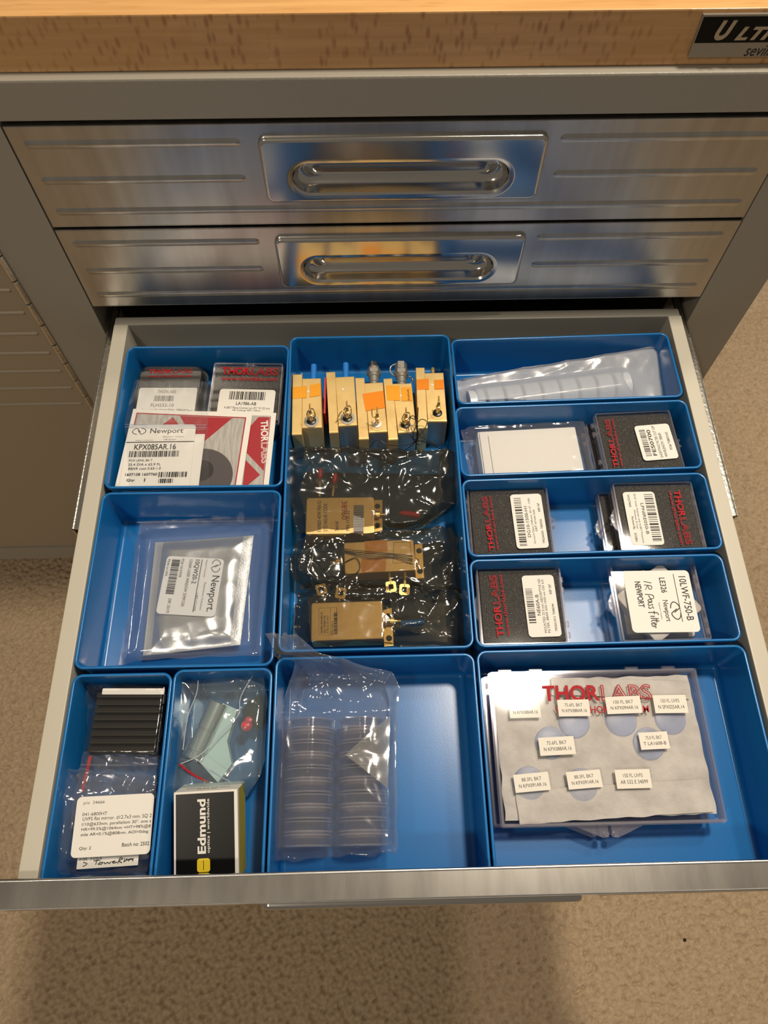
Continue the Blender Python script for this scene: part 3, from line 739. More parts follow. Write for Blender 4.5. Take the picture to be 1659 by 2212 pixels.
hs([(.76, .52), (.72, .55), (.715, .72)]); hs([(.69, .60), (.75, .60)]); hs([(.785, .60), (.78, .69)]); hs([(.825, .53), (.815, .69)]); hs([(.865, .53), (.85, .66), (.875, .69)]); hs([(.83, .585), (.89, .58)])
hs([(.90, .65), (.93, .62), (.92, .60), (.895, .63), (.90, .69), (.94, .68)]); hs([(.955, .61), (.95, .69)]); hs([(.952, .64), (.98, .61)])
sticker('label', t, (1486, 1232), (1514, 1365), (1345, 1236), z4b+0.004, [('t', '10LWF-750-B', .10, .06, .82, .17, {'b': .012}), ('ln',), ('poly', [(.06, .235), (.84, .235), (.84, .245), (.06, .245)]),
    ('t', 'LE326', .12, .38, .37, .47, {'b': .012}), ('logo', .52, .24, .80, .38), ('t', 'Newport', .49, .40, .83, .50, {'b': .004}), ('t', 'Experience | Solutions', .53, .525, .80, .55, {'m': 2}),
    ('t', 'NEWPORT', .18, .76, .60, .85, {'b': .014})]+hw_items, mats=('white_paper', 'ink', 'grey_ink'), r=0.14)

# ------------------------------------------------------------------ large lens case, two of them stacked
KZ = -0.78
def lens_case(ctr, w, d, a, label, prn, th):
    t = thing('lens_case', label, 'case', (ctr.x, ctr.y, ctr.z-th), 'large clear lens cases in the front right bin')
    M = TR(ctr.x, ctr.y, ctr.z, a)
    mb = MB(); mb.M = M; mb.tray(w-0.08, d-0.08, -th, -0.28, 0.16, 0.05, 0, True); ring(mb, w-0.02, d-0.02, -0.36, -0.28, 0.07, 1); ring(mb, w-0.06, d-0.06, -th, -th+0.05, 0.06, 1)
    mb.build('base', ['acrylic', 'acrylic_edge'], t)
    mb = MB(); mb.M = M; mb.tray(w, d, -0.27, 0.0, 0.16, 0.05, 0, False); ring(mb, w, d, -0.04, 0.0, 0.07, 1); ring(mb, w+0.05, d+0.05, -0.27, -0.21, 0.09, 1)
    mb.M = Matrix.Identity(4)
    for (F, pw, ph, items) in prn: prints(mb, F, pw, ph, items, 0.006)
    mb.build('lid', ['acrylic', 'acrylic_edge', 'red_ink'], t)
    for dx in (-w*0.42, -w*0.27, w*0.20, w*0.38):
        mb = MB(); mb.M = M; mb.tube([(dx-0.20, d/2+0.08, -0.27), (dx+0.20, d/2+0.08, -0.27)], 0.075, 10); mb.box(dx-0.16, dx+0.16, d/2-0.01, d/2+0.08, -0.33, -0.22); mb.build('hinge', 'acrylic_edge', t)
    mb = MB(); mb.M = M
    for sx in (-1, 1):
        q = [(sx*0.05, -d/2), (sx*0.05, -d/2-0.32), (sx*0.20, -d/2-0.34), (sx*0.95, -d/2-0.04), (sx*0.95, -d/2)]
        if sx < 0: q = q[::-1]
        mb.loft([[(x-0.1, y, -0.33) for x, y in q], [(x-0.1, y, -0.27) for x, y in q]], 0, True, True)
        mb.tube([(sx*0.14-0.1, -d/2-0.24, -0.42), (sx*0.14-0.1, -d/2-0.24, -0.20)], 0.075, 10)
    mb.build('catch', 'acrylic_edge', t)
    return t
c, w, d, a = box_frame((1057, 1452), (1503, 1443), KZ, 4.42)
kit = lens_case(c, w, d, a, 'large clear lens case with red lettering and nine small paper tags, top of two', [
    (lambda F, pw, ph: (F, pw, ph, [('t', 'THOR', 0, 0, .52, .56, {'b': .03, 'm': 2}), ('t', 'LABS', .535, 0, 1, .56, {'o': .02, 'm': 2}), ('t', 'WWW.THORLABS.COM', .10, .74, .95, .99, {'b': .012, 'm': 2})]))(*frame((1170, 1481), (1404, 1478), (1173, 1543), KZ))], 0.56)
TG = [((1098, 1516), (1165, 1514), (1099, 1552), '75.6FL BK7', 'N KPX088AR.16'), ((1203, 1512), (1271, 1511), (1204, 1548), '75.6FL BK7', 'N KPX088AR.16'), ((1306, 1506), (1381, 1503), (1312, 1543), '100 FL BK7', 'N KPX094AR.16'),
      ((1409, 1502), (1480, 1501), (1414, 1541), '150 FL UVFS', 'N SPX025AR.14'), ((1162, 1594), (1238, 1590), (1167, 1633), '75.6FL BK7', 'N KPX088AR.16'), ((1378, 1583), (1440, 1580), (1384, 1620), '75.0 FL BK7', 'T LA1608-B'),
      ((1108, 1674), (1183, 1667), (1115, 1713), '88.3FL BK7', 'N KPX091AR.16'), ((1222, 1668), (1295, 1662), (1228, 1706), '88.3FL BK7', 'N KPX091AR.16'), ((1327, 1663), (1402, 1661), (1333, 1704), '150 FL UVFS', 'AR 532 E 34099')]
for i, (p0, p1, p2, s1_, s2_) in enumerate(TG):
    sticker('paper_tag', kit, p0, p1, p2, KZ+0.003+(0.012 if i else -0.02), [('t', s1_, .22, .22, .78, .42), ('t', s2_, .12, .56, .90, .76)], mats=('warm_paper', 'ink'), r=0.012, t=0.014)
c2 = c.copy(); c2.z = KZ-0.575; c2.x -= 0.20; c2.y += 0.02
kit2 = lens_case(c2, w-0.12, d-0.05, a, 'large clear lens case underneath, only its edges showing at the left', [], 0.56)
# tissue sheets and lenses inside the upper case
def sheet(name, label, cat, ctr, w, d, a, z, amp, seed, mat, n=50):
    mb = MB(); mb.M = TR(ctr[0], ctr[1], 0, a)
    def fn(s, t):
        x = (s-.5)*w; y = (t-.5)*d
        k = noise.noise(Vector((x*0.9+seed, y*0.9, 0)))*0.6+(1-abs(noise.noise(Vector((x*1.3+y*0.9, seed, y*0.7))))*2)*0.5
        return (x+0.05*noise.noise(Vector((y*2, seed, 0))), y+0.05*noise.noise(Vector((x*2, seed, 5))), z+amp*k)
    mb.grid(fn, n, int(n*0.7)); 
    mb.grid(lambda s, t: (lambda q: (q[0], q[1], q[2]-0.012))(fn(1-s, t)), n, int(n*0.7))
    return tag(mb.build(name, mat, smooth=60), label, cat)
M = TR(c.x, c.y, 0, a)
def kpos(x, y): q = M @ Vector((x, y, 0)); return (q.x, q.y)
sheet('lens_tissue', 'crinkled off-white lens tissue filling the upper large clear case', 'tissue', kpos(-0.05, 0.0), w-0.32, d-0.40, a+0.01, KZ-0.20, 0.035, 3, 'tissue')
sheet('lens_tissue', 'narrow folded tissue strip along the rear edge of the upper large case', 'tissue', kpos(0.8, d/2-0.55), w-2.2, 0.55, a-0.05, KZ-0.115, 0.012, 9, 'tissue')
sheet('lens_tissue', 'tissue folded askew along the front edge of the upper large case', 'tissue', kpos(0.1, -d/2+0.62), w-0.8, 0.9, a+0.04, KZ-0.125, 0.012, 6, 'tissue')
where = ['top row second from left', 'top row third from left', 'top row rightmost', 'middle row left', 'middle row right', 'front row left', 'front row centre']
for (px, wh) in zip([(1240, 1560), (1342, 1556), (1448, 1552), (1190, 1604), (1402, 1606), (1143, 1692), (1258, 1696)], where):
    q = at(px, KZ-0.14); mb = MB(); mb.M = Matrix.Translation((q.x, q.y, KZ-0.13)); mb.lathe([(0.02, -0.02), (0.44, -0.02), (0.47, 0.0), (0.44, 0.015), (0.25, 0.03), (0.02, 0.035)], 32)
    tag(mb.build('lens', 'lens_glass'), 'round bluish lens on the tissue in the large clear case, %s' % wh, 'lens', 'lenses in the large clear case')

# ------------------------------------------------------------------ bags
def smooth01(t): t = min(1, max(0, t)); return t*t*(3-2*t)
def bag(name, label, rows, zE, contents, amp, seed, mat, nu=64, nv=64, zb=ZF+0.01, puff=0.1, freq=1.1, slope=1.1, taut=0.12, group=None, jit=0.05, cat='bag', wrinkle_dir=0.6, pinch=0.10, extras=None, clampz=None):
    """film bag: outline given as rows of (left, right[, edge height]); the upper skin drapes over the contents, the lower lies below them"""
    pts = []
    for r in rows:
        z = r[2] if len(r) > 2 else zE
        pts.append((at(r[0], z), at(r[1], z)))
    nr = len(pts)-1
    def outline(t):
        k = min(int(t*nr), nr-1); f = t*nr-k
        return pts[k][0].lerp(pts[k+1][0], f), pts[k][1].lerp(pts[k+1][1], f)
    RR = random.Random(seed); seg = []
    cen = [at(q, zE) for r in rows for q in r[:2]]
    bx0, bx1 = min(q.x for q in cen), max(q.x for q in cen); by0, by1 = min(q.y for q in cen), max(q.y for q in cen)
    for _ in range(int(7*(bx1-bx0)*(by1-by0)*min(freq, 2.0)/1.9)+8):
        ax_, ay_ = RR.uniform(bx0, bx1), RR.uniform(by0, by1); th_ = RR.uniform(0, math.pi); ln = RR.uniform(0.3, 2.0)
        seg.append((ax_, ay_, math.cos(th_), math.sin(th_), ln, RR.uniform(0.07, 0.26), RR.choice((1, 1, 1, -0.7))*RR.uniform(0.3, 1.0)))
    def ridge(x, y, s):
        z = 0.35*noise.noise(Vector((x*0.9, y*0.9, s)))
        for (ax_, ay_, cx_, sx_, ln, wd_, hh) in seg:
            dx, dy = x-ax_, y-ay_; u = dx*cx_+dy*sx_
            if u < -0.3 or u > ln+0.3: continue
            p_ = abs(-dx*sx_+dy*cx_)
            if p_ > 5*wd_: continue
            en = 1.0 if 0 <= u <= ln else max(0.0, 1-(abs(u) if u < 0 else u-ln)/0.3)
            z += hh*0.75*en*math.exp(-p_/wd_)
        return z
    def ridge_old(x, y, s):
        a = noise.noise(Vector((x*freq+y*wrinkle_dir, y*freq*0.9-x*0.3, s)))
        b = noise.noise(Vector((x*freq*2.3-y*0.8, y*freq*2.1+x*0.5, s+7)))
        return (1-2.2*abs(a))*0.6+(1-2.2*abs(b))*0.4
    def base(s, t):
        l, r = outline(t); q = l.lerp(r, s)
        e = min(s, 1-s, t, 1-t); k = smooth01(e/0.04)
        q.x += jit*noise.noise(Vector((s*7, t*7, seed+3)))*(1.3-0.6*k); q.y += jit*noise.noise(Vector((s*7, t*7, seed+13)))*(1.3-0.6*k)
        return q, e
    def top(s, t):
        q, e = base(s, t); k = smooth01(e/pinch)
        z = q.z+k*puff; damp = 1.0; zc = -9
        for (Mi, hw, hd, zt) in contents:
            l = Mi @ Vector((q.x, q.y, 0))
            dx = max(abs(l.x)-hw, 0); dy = max(abs(l.y)-hd, 0); dd = math.hypot(dx, dy)
            z1 = zt+0.03-slope*dd
            if z1 > zc: zc = z1; damp = taut if dd < 0.02 else min(1, taut+dd*1.8)
        z = max(z, zc) if zc > z else z
        z += amp*damp*ridge(q.x, q.y, seed)*(0.35+0.65*k)
        if zc > -8 and damp <= taut+1e-6: z = max(z, zc-0.012)
        z = max(z, zb+0.02)
        if clampz is not None: z = min(z, clampz)
        return (q.x, q.y, z)
    def bot(s, t):
        q, e = base(s, t); k = smooth01(e/0.10)
        zt = top(s, t)[2]
        z = (zt-0.006)*(1-k)+(zb+0.01)*k
        return (q.x, q.y, min(z, zt-0.006))
    mb = MB(); mb.grid(top, nu, nv); mb.grid(lambda s, t: bot(1-s, t), nu, nv)
    o = mb.build(name, mat, smooth=75)
    return tag(o, label, cat, group)
def rectinv(c, a): return TR(c[0], c[1], 0, a).inverted()

# ------------------------------------------------------------------ rear left bin: blister case, cards, lens packet
CZ = -0.72
c, w, d, a = box_frame((296, 783), (449, 783), CZ, 2.9)
cl = thing('blister_case', 'smoky plastic blister case with bright red lettering and a white sticker', 'case', (c.x, c.y, ZF))
M = TR(c.x, c.y, 0, a)
mb = MB(); mb.M = M; mb.slab(w-0.06, d-0.06, ZF+0.02, CZ-0.46, 0.42, 0.06); mb.build('base', 'shell', cl)
mb = MB(); mb.M = M; mb.slab(w-0.34, d-0.34, CZ-0.46, CZ-0.10, 0.30, 0.05); mb.build('foam_insert', 'brown_black', cl)
mb = MB(); mb.M = M; mb.slab(w, d, CZ-0.46, CZ-0.40, 0.46, 0.02)
def LL(i, z, r): return [(x, y, z) for x, y in rrect(w-2*i, d-2*i, r, 8)]
mb.loft([LL(0.08, CZ-0.40, 0.40), LL(0.12, CZ-0.06, 0.36), LL(0.17, CZ-0.01, 0.32), LL(0.20, CZ, 0.30)], 0, False, True)
mb.M = Matrix.Identity(4)
F, pw, ph = frame((322, 798), (417, 797), (322, 816), CZ)
prints(mb, F, pw, ph, [('t', 'THOR', 0, 0, .53, .52, {'b': .03}), ('t', 'LABS', .545, 0, 1, .52, {'o': .02}), ('t', 'www.thorlabs.com', 0, .68, 1, .98, {'b': .012})], 0.006)
mb.build('lid', ['shell', 'red_ink'], cl)
sticker('label', cl, (302, 838), (427, 838), (296, 925), CZ+0.004, [('t', 'THORLABS', .32, .06, .64, .14, {'m': 2}), ('bar', .28, .20, .62, .34, 8, {'n': 60, 'm': 2}), ('t', 'FLH532-10', .24, .40, .63, .48, {'m': 2}),
    ('t', 'Premium Bandpass Filter, Ø25 mm,', .10, .53, .90, .58, {'m': 2}), ('t', 'CWL = 532 nm, FWHM = 10 nm', .10, .61, .80, .66, {'m': 2}), ('t', 'PEEL ME!', .72, .56, .98, .64, {'m': 2})], mats=('white_paper', 'ink', 'grey_ink'), r=0.08)
def red_card(name, label, tl, tr, bl, z, items):
    F, pw, ph = frame(tl, tr, bl, z)
    mb = MB(); mb.M = shift(F, pw/2, -ph/2, 0); mb.slab(pw, ph, -0.02, 0.0, 0.02); mb.M = Matrix.Identity(4)
    prints(mb, F, pw, ph, items, 0.001)
    o = mb.build(name, ['white_paper', 'card_grey', 'card_red', 'lens_grey', 'lens_dark'])
    return tag(o, label, 'card', 'red and white product cards')
K1 = -0.46; K2 = -0.54
# rear card (its right end shows the lettering), front card with the grey lens picture
red_card('product_card', 'red and white card behind the other, white lettering down its right end', (330, 886), (597, 892), (326, 1056), K2,
    [('poly', [(.03, .04), (.955, .04), (.955, .985), (.03, .985)], {'m': 1}), ('poly', [(.86, .06), (.95, .06), (.95, .75), (.80, .53), (.80, .19)], {'m': 2}), ('poly', [(.80, .62), (.925, .80), (.80, .99)], {'m': 2}),
     ('poly', [(.955, .05), (.96, .05), (.96, .98), (.955, .98)], {'m': 2})])
F, pw, ph = frame((579, 908), (581, 1000), (563, 908), K2+0.002)
cd2 = bpy.data.objects['product_card']
mb = MB(); prints(mb, F, pw, ph, [('t', 'THOR', 0, 0, .50, 1, {'b': .03, 'm': 0}), ('t', 'LABS', .52, 0, 1, 1, {'o': .02, 'm': 0})], 0.004); mb.build('lettering', 'white_paper', cd2)
red_card('product_card', 'red bordered white card with a grey lens picture, on top of its twin', (288, 883), (545, 894), (284, 1052), K1,
    [('poly', [(.035, .05), (.955, .05), (.955, .985), (.035, .985)], {'m': 2}), ('poly', [(.045, .065), (.945, .065), (.945, .985), (.045, .985)], {'m': 1}),
     ('poly', [(.345, .09), (.48, .30), (.20, .30)], {'m': 2}), ('poly', [(.40, .07), (.84, .07), (.60, .46), (.52, .46), (.52, .30)], {'m': 2}),
     ('clipdisc', .665, .83, .255, {'m': 3}), ('disc', .665, .76, .095, {'m': 4})])
# lens packet: zip bag with envelope and printed label
NZ = -0.36
nb = thing('lens_packet', 'clear zip bag with a printed black and white label, lying over the red cards', 'bag', (at((360, 960), NZ).x, at((360, 960), NZ).y, NZ-0.1))
def flat_film(name, parent, rows, z, mat, seed, amp=0.03, n=40, wavy=False, tilt=None):
    pts = [(at(r[0], r[2] if len(r) > 2 else z), at(r[1], r[2] if len(r) > 2 else z)) for r in rows]; nr = len(pts)-1
    def fn(s, t):
        k = min(int(t*nr), nr-1); f = t*nr-k
        l = pts[k][0].lerp(pts[k+1][0], f); r = pts[k][1].lerp(pts[k+1][1], f); q = l.lerp(r, s)
        ww = 0.05*math.sin(s*30)*(1-smooth01(t/0.10)) if wavy else 0
        return (q.x, q.y, q.z+ww+amp*(noise.noise(Vector((q.x*1.7, q.y*1.7, seed)))+0.6*noise.noise(Vector((q.x*4, q.y*3, seed+2)))))
    mb = MB(); mb.grid(fn, n, n); o = mb.build(name, mat, parent, smooth=75); return o
flat_film('film', nb, [((291, 822), (456, 826), -0.50), ((270, 905), (449, 918), -0.33), ((270, 925), (449, 925), -0.30), ((280, 1060), (452, 1060), -0.30)], NZ, 'poly_thin', 21, 0.02, 44, True)
mb = MB()
for dv in (0, 5): mb.tube([at((270, 917+dv), -0.29), at((360, 918+dv), -0.285), at((447, 918+dv), -0.29)], 0.022, 6)
mb.build('zip_or_crease', 'poly_soft', nb)
sticker('envelope', nb, (410, 938), (443, 938), (412, 1056), NZ-0.03, [], mats=('white_paper', 'ink'), r=0.02)
sticker('label', nb, (279, 919), (424, 917), (290, 1062), NZ+0.002, [('logo', .065, .05, .265, .145), ('t', 'Newport', .33, .055, .82, .155, {'b': .006}), ('t', 'Experience | Solutions', .53, .175, .83, .205, {'m': 2}), ('t', '1-800-222-6440', .54, .22, .73, .24, {'m': 2}),
    ('t', 'Newport Corporation', .13, .23, .39, .25, {'m': 2}), ('poly', [(0.0, .262), (1, .262), (1, .274), (0, .274)]), ('t', 'KPX085AR.16', .13, .30, .74, .385, {'b': .01}), ('bar', .07, .405, .79, .495, 11, {'n': 95}),
    ('t', 'PCX LENS, BK 7', .08, .53, .42, .565), ('t', '25.4 DIA x 62.9 FL', .08, .59, .55, .625), ('t', 'BBAR coat 0.65-1.0', .09, .65, .56, .685), ('t', '1607108 1607760', .06, .735, .52, .775, {'b': .012}), ('bar', .54, .725, .96, .80, 12, {'n': 55}),
    ('t', 'Qty:', .09, .82, .21, .865, {'b': .012}), ('t', '1', .342, .815, .358, .862), ('bar', .55, .825, .77, .885, 13, {'n': 30})], mats=('white_paper', 'ink', 'grey_ink'), r=0.14)

# ------------------------------------------------------------------ middle left bin: foil pouch in a clear sleeve
FZ = -1.50
ctl, ctr_, cbr, cbl = [at(q, FZ) for q in ((336, 1172), (548, 1157), (519, 1393), (309, 1417))]
cF = (ctl+ctr_+cbr+cbl)/4
pou = thing('foil_pouch', 'silver foil pouch with a white barcode label, inside a clear sleeve', 'pouch', (cF.x, cF.y, FZ-0.3))
def pz(s, t):
    e = min(s/0.16, (1-s)/0.16, t/0.10, (1-t)/0.10); k = smooth01(e*0.75)
    wv = noise.noise(Vector((s*3, t*3, 2)))*0.5+(1-2*abs(noise.noise(Vector((s*4+t*2, t*4, 9)))))*0.35
    lb = math.exp(-(((s-.46)/.36)**4+((t-.53)/.36)**4))
    sh = max(0, 1-abs(t-0.07-0.10*s)/0.10)*0.10*smooth01((s-.1)/.2)*smooth01((.92-s)/.2)
    return FZ+k*0.22+k*0.20*wv*(1-lb*0.85)-sh*k
def pouch(s, t):
    q = (cbl.lerp(cbr, s)).lerp(ctl.lerp(ctr_, s), t); return (q.x, q.y, pz(s, t))
mb = MB(); mb.grid(pouch, 70, 70); mb.grid(lambda s, t: (lambda q: (q[0], q[1], 2*FZ-q[2]-0.01 if q[2]-FZ < 0.25 else FZ-0.26))(pouch(1-s, t)), 70, 70)
mb.build('film', 'foil', pou, smooth=70)
for s0, s1 in ((0.0, 0.085), (0.90, 1.0)):
    mb = MB(); mb.grid(lambda s, t: (lambda q: (q[0], q[1], q[2]+0.012))(pouch(s0+(s1-s0)*s, t)), 6, 50); mb.build('heat_seal', 'foil_seal', pou)
sticker('label', pou, (485, 1208), (464, 1333), (360, 1210), FZ+0.30, [('logo', .02, .05, .24, .20), ('t', 'Newport.', .30, .03, .92, .20, {'b': .008}), ('t', 'Newport Corporation', .03, .28, .34, .32, {'m': 2}), ('t', 'Experience | Solutions', .43, .24, .90, .29, {'m': 2}),
    ('t', '1-800-222-6440', .62, .34, .92, .38, {'m': 2}), ('poly', [(.03, .375), (.94, .375), (.94, .387), (.03, .387)]), ('t', '10QW20-2', .04, .415, .46, .51, {'b': .006}), ('t', '532NM LASER WINDOW 25MM DIA', .04, .545, .86, .60, {'m': 2}),
    ('t', 'PO# 10133978', .04, .69, .36, .74, {'m': 2}), ('bar', .06, .76, .66, .90, 15, {'n': 80}), ('t', 'DIP: 25175', .74, .78, .98, .83, {'m': 2}), ('t', 'Made in USA', .06, .93, .36, .97, {'m': 2})], mats=('white_paper', 'ink', 'grey_ink'), r=0.13)
bag('plastic_sleeve', 'clear flat plastic sleeve around the silver foil pouch', [((303, 1127), (593, 1110)), ((290, 1200), (585, 1200)), ((275, 1330), (572, 1320)), ((256, 1436), (566, 1420))], ZF+0.15,
    [(rectinv((cF.x, cF.y), math.atan2((ctr_-ctl).y, (ctr_-ctl).x)), 1.75, 1.95, FZ+0.30)], 0.06, 31, 'poly_soft', 70, 60, puff=0.03, freq=0.8, slope=0.9, jit=0.03)

# ------------------------------------------------------------------ first wide bin: milky bag with a row of round cases
RZ = -0.75
p0, p1 = at((1030, 838), -0.75), at((1345, 800), -0.75)
ax = (p1-p0).normalized(); nC = 9
for i in range(nC):
    q = p0+(p1-p0)*(i/(nC-1)); mb = MB(); mb.M = Matrix.Translation((q.x, q.y-0.35, ZF+0.60)) @ Matrix.Rotation(math.atan2(ax.y, ax.x), 4, 'Z') @ Matrix.Rotation(math.pi/2, 4, 'Y')
    mb.lathe([(0.50, -0.31), (0.56, -0.28), (0.56, -0.04), (0.545, -0.03), (0.545, 0.03), (0.56, 0.04), (0.56, 0.28), (0.50, 0.31)], 30)
    tag(mb.build('round_case', 'clear_disc'), 'round pale case standing on edge in the row inside the milky bag', 'case', 'row of round cases in the milky bag')
bag('milky_bag', 'long milky plastic bag over a row of round cases', [((1004, 817), (1428, 747), -0.75), ((987, 822), (1442, 752), -0.9), ((985, 850), (1449, 800), -1.1), ((1000, 885), (1455, 880), -1.4)], -0.9,
    [(rectinv(((p0.x+p1.x)/2, (p0.y+p1.y)/2-0.35), math.atan2(ax.y, ax.x)), 2.75, 0.32, ZF+1.16)], 0.05, 41, 'poly_milky', 80, 40, puff=0.06, freq=0.9, slope=0.8, jit=0.03)

# ------------------------------------------------------------------ second wide bin: white card in a clear bag
WZ = -0.95
F, pw, ph = frame((1032, 929), (1243, 918), (1041, 1030), WZ)
mb = MB(); mb.M = shift(F, pw/2, -ph/2, 0); mb.slab(pw, ph, ZF-WZ+0.03, -0.13, 0.06, 0.02); mb.slab(pw-0.06, ph-0.08, -0.125, -0.06, 0.05, 0.02, 0, 0.02, 0.0); mb.slab(pw*0.77, ph-0.30, -0.055, 0.0, 0.04, 0.015, 0, -0.06, -0.08)
o = mb.build('folded_card', 'white_paper'); tag(o, 'thick folded white card inside the clear bag, second wide bin', 'card')
cW = shift(F, pw/2, -ph/2, 0).translation
bag('clear_bag', 'clear crinkled bag around the folded white card', [((1015, 922), (1258, 908), -1.0), ((996, 930), (1268, 925), -1.05), ((1003, 975), (1275, 970), -1.1), ((1016, 1035), (1288, 1030), -1.2)], -1.1,
    [(rectinv((cW.x, cW.y), math.atan2(F[1][0], F[0][0])), pw/2, ph/2, WZ)], 0.08, 51, 'poly', 64, 48, puff=0.08, freq=1.4, taut=0.25, jit=0.06)

# ------------------------------------------------------------------ five gold modules standing in the long bin
GZ = -0.32
MOD = [  # flange tl,tr,bl,br / body tl,tr,bl,br in pixels of the top face
 ((632, 808), (653, 807), (630, 939), (652, 938), (653, 817), (693, 816), (652, 924), (696, 923)),
 ((704, 803), (724, 802), (711, 935), (731, 934), (724, 814), (765, 812), (731, 920), (772, 918)),
 ((767, 815), (787, 815), (775, 949), (797, 948), (787, 827), (827, 825), (797, 934), (837, 932)),
 ((828, 817), (847, 816), (839, 950), (860, 949), (847, 828), (889, 827), (860, 935), (900, 932)),
 ((898, 793), (917, 793), (903, 925), (924, 924), (917, 805), (958, 804), (924, 910), (966, 910))]
MLAB = ['gold metal module at the far left, two amber tape pieces and a blue sleeved lead',
        'gold metal module without tape, blue sleeved lead with dark marks',
        'middle gold metal module with one large orange tape square',
        'gold metal module with amber tape bearing handwriting and a capped steel connector',
        'gold metal module at the far right, set back, two red-orange tape pieces']
def poly_block(mb, ptl, ptr, pbl, pbr, z1, z0, mat=0, front=None):
    T = [at(q, z1) for q in (pbl, pbr, ptr, ptl)]; cx = sum((q for q in T), Vector())/4
    e = 0.035
    def L(f, z): return [tuple(cx+(q-cx)*(1-f) for q in [t])[0][:2]+(z,) for t in T]
    k = e/0.6
    mb.loft([L(0, z0), L(0, z1-e), L(k*0.35, z1-e*0.3), L(k, z1)], mat, True, True)
    return T
def strip(mb, pts, z, mat=0, t=0.008):
    T = [at(q, z) for q in pts]; mb.loft([[(q.x, q.y, z) for q in T], [(q.x, q.y, z+t) for q in T]], mat, True, True)
for i, md in enumerate(MOD):
    ctr = at(((md[0][0]+md[7][0])/2, (md[0][1]+md[7][1])/2), GZ)
    g = thing('gold_module', MLAB[i], 'module', (ctr.x, ctr.y, ZF), 'gold metal modules standing in the long bin')
    mb = MB(); F_ = poly_block(mb, md[0], md[1], md[2], md[3], GZ+0.012, ZF+0.01); mb.build('flange', 'gold', g, smooth=30)
    mb = MB(); B_ = poly_block(mb, md[4], md[5], md[6], md[7], GZ, ZF+0.01)
    mb.build('housing', 'gold', g, smooth=30)
    if i > 0:
        mb = MB(); a, b = B_[0], B_[1]
        mb.add([(a.x+0.02, a.y-0.006, ZF+0.02), (b.x-0.02, b.y-0.006, ZF+0.02), (b.x-0.02, b.y-0.006, GZ-0.10), (a.x+0.02, a.y-0.006, GZ-0.10)], [(0, 1, 2, 3)]); mb.build('end_plate', 'alu', g)
        if i: bpy.data.objects[g.children[-1].name]['label'] = 'bare metal end plate'
    # small filled hole
    hp = [(666, 846), (741, 841), (804, 854), (866, 855), (934, 832)][i]; q = at(hp, GZ); mb = MB(); mb.M = Matrix.Translation((q.x, q.y, GZ)); mb.lathe([(0.045, 0), (0.045, 0.014), (0.02, 0.012)], 14); mb.build('filler_plug', 'white_plastic', g)
    # terminal: washer, insulator, forked gold pin
    wp = [(673, 910), (751, 904), (815, 917), (876, 918), (945, 893)][i]; q = at(wp, GZ); mb = MB(); mb.M = Matrix.Translation((q.x, q.y, GZ))
    mb.lathe([(0.17, 0), (0.265, 0), (0.265, 0.02), (0.17, 0.02)], 28, 0, False); mb.lathe([(0.0, 0.0), (0.165, 0.0), (0.165, 0.045), (0.12, 0.07), (0.0, 0.07)], 24, 1, False)
    mb.build('washer', ['alu' if i in (0, 1) else 'gold', 'black_plastic' if i != 2 else 'white_plastic'], g)
    mb = MB(); mb.M = Matrix.Translation((q.x, q.y, GZ+0.05))
    mb.lathe([(0.075, 0), (0.075, 0.12), (0.05, 0.14), (0.05, 0.26), (0.085, 0.28), (0.085, 0.40), (0.05, 0.42)], 14)
    mb.box(-0.05, 0.05, -0.02, 0.02, 0.40, 0.66); mb.tube([(0, 0, 0.55), (0.0, 0.13, 0.72), (0.0, 0.22, 0.70)], 0.03, 8)
    mb.build('terminal_pin', 'gold_bright', g)
    if i in (0, 1, 3):
        mb = MB(); mb.tube(smoothpts([(q.x+0.09, q.y-0.03, GZ+0.12), (q.x+0.15, q.y+0.05, GZ+0.35), (q.x+0.10, q.y+0.10, GZ+0.62), (q.x-0.04, q.y+0.08, GZ+0.60), (q.x-0.13, q.y+0.02, GZ+0.40), (q.x-0.09, q.y-0.03, GZ+0.16)]), 0.022, 7); mb.build('wire_loop', 'chrome', g)
    if i == 1:
        mb = MB(); mb.tube(smoothpts([(q.x-0.10, q.y, GZ+0.45), (q.x-0.22, q.y, GZ+0.42), (q.x-0.36, q.y-0.14, GZ+0.20)]), 0.025, 7); mb.build('lead', 'gold_bright', g)
    if i == 2:
        mb = MB(); mb.tube(smoothpts([(q.x-0.02, q.y, GZ+0.50), (q.x-0.16, q.y+0.02, GZ+0.46), (q.x-0.18, q.y+0.10, GZ+0.75), (q.x-0.15, q.y+0.16, GZ+0.82)]), 0.022, 7); mb.build('lead', 'gold_bright', g)
    # rear connector
    zc = GZ-0.55; m0 = (B_[2]+B_[3])/2; yb = m0.y
    mb = MB(); mb.M = Matrix.Translation((m0.x+0.02, yb, zc)) @ Matrix.Rotation(-math.pi/2, 4, 'X')
    if i in (0, 1):
        mb.lathe([(0.20, 0), (0.20, 0.10), (0.17, 0.14), (0.17, 0.26), (0.13, 0.28)], 8, 0); mb.lathe([(0.10, 0.20), (0.115, 0.24), (0.115, 0.98), (0.10, 1.0)], 16, 1)
        cn = mb.build('connector', ['chrome', 'blue_sleeve'], g)
    elif i in (2, 3):
        mb.lathe([(0.20, 0.0), (0.20, 0.26), (0.15, 0.28), (0.15, 0.36), (0.18, 0.38), (0.18, 0.60), (0.22, 0.62), (0.22, 0.74)], 20, 0)
        mb.lathe([(0.27, 0.74), (0.29, 0.76), (0.29, 0.90), (0.27, 0.92)], 6, 0); mb.lathe([(0.21, 0.92), (0.21, 1.12), (0.19, 1.14)], 20, 0)
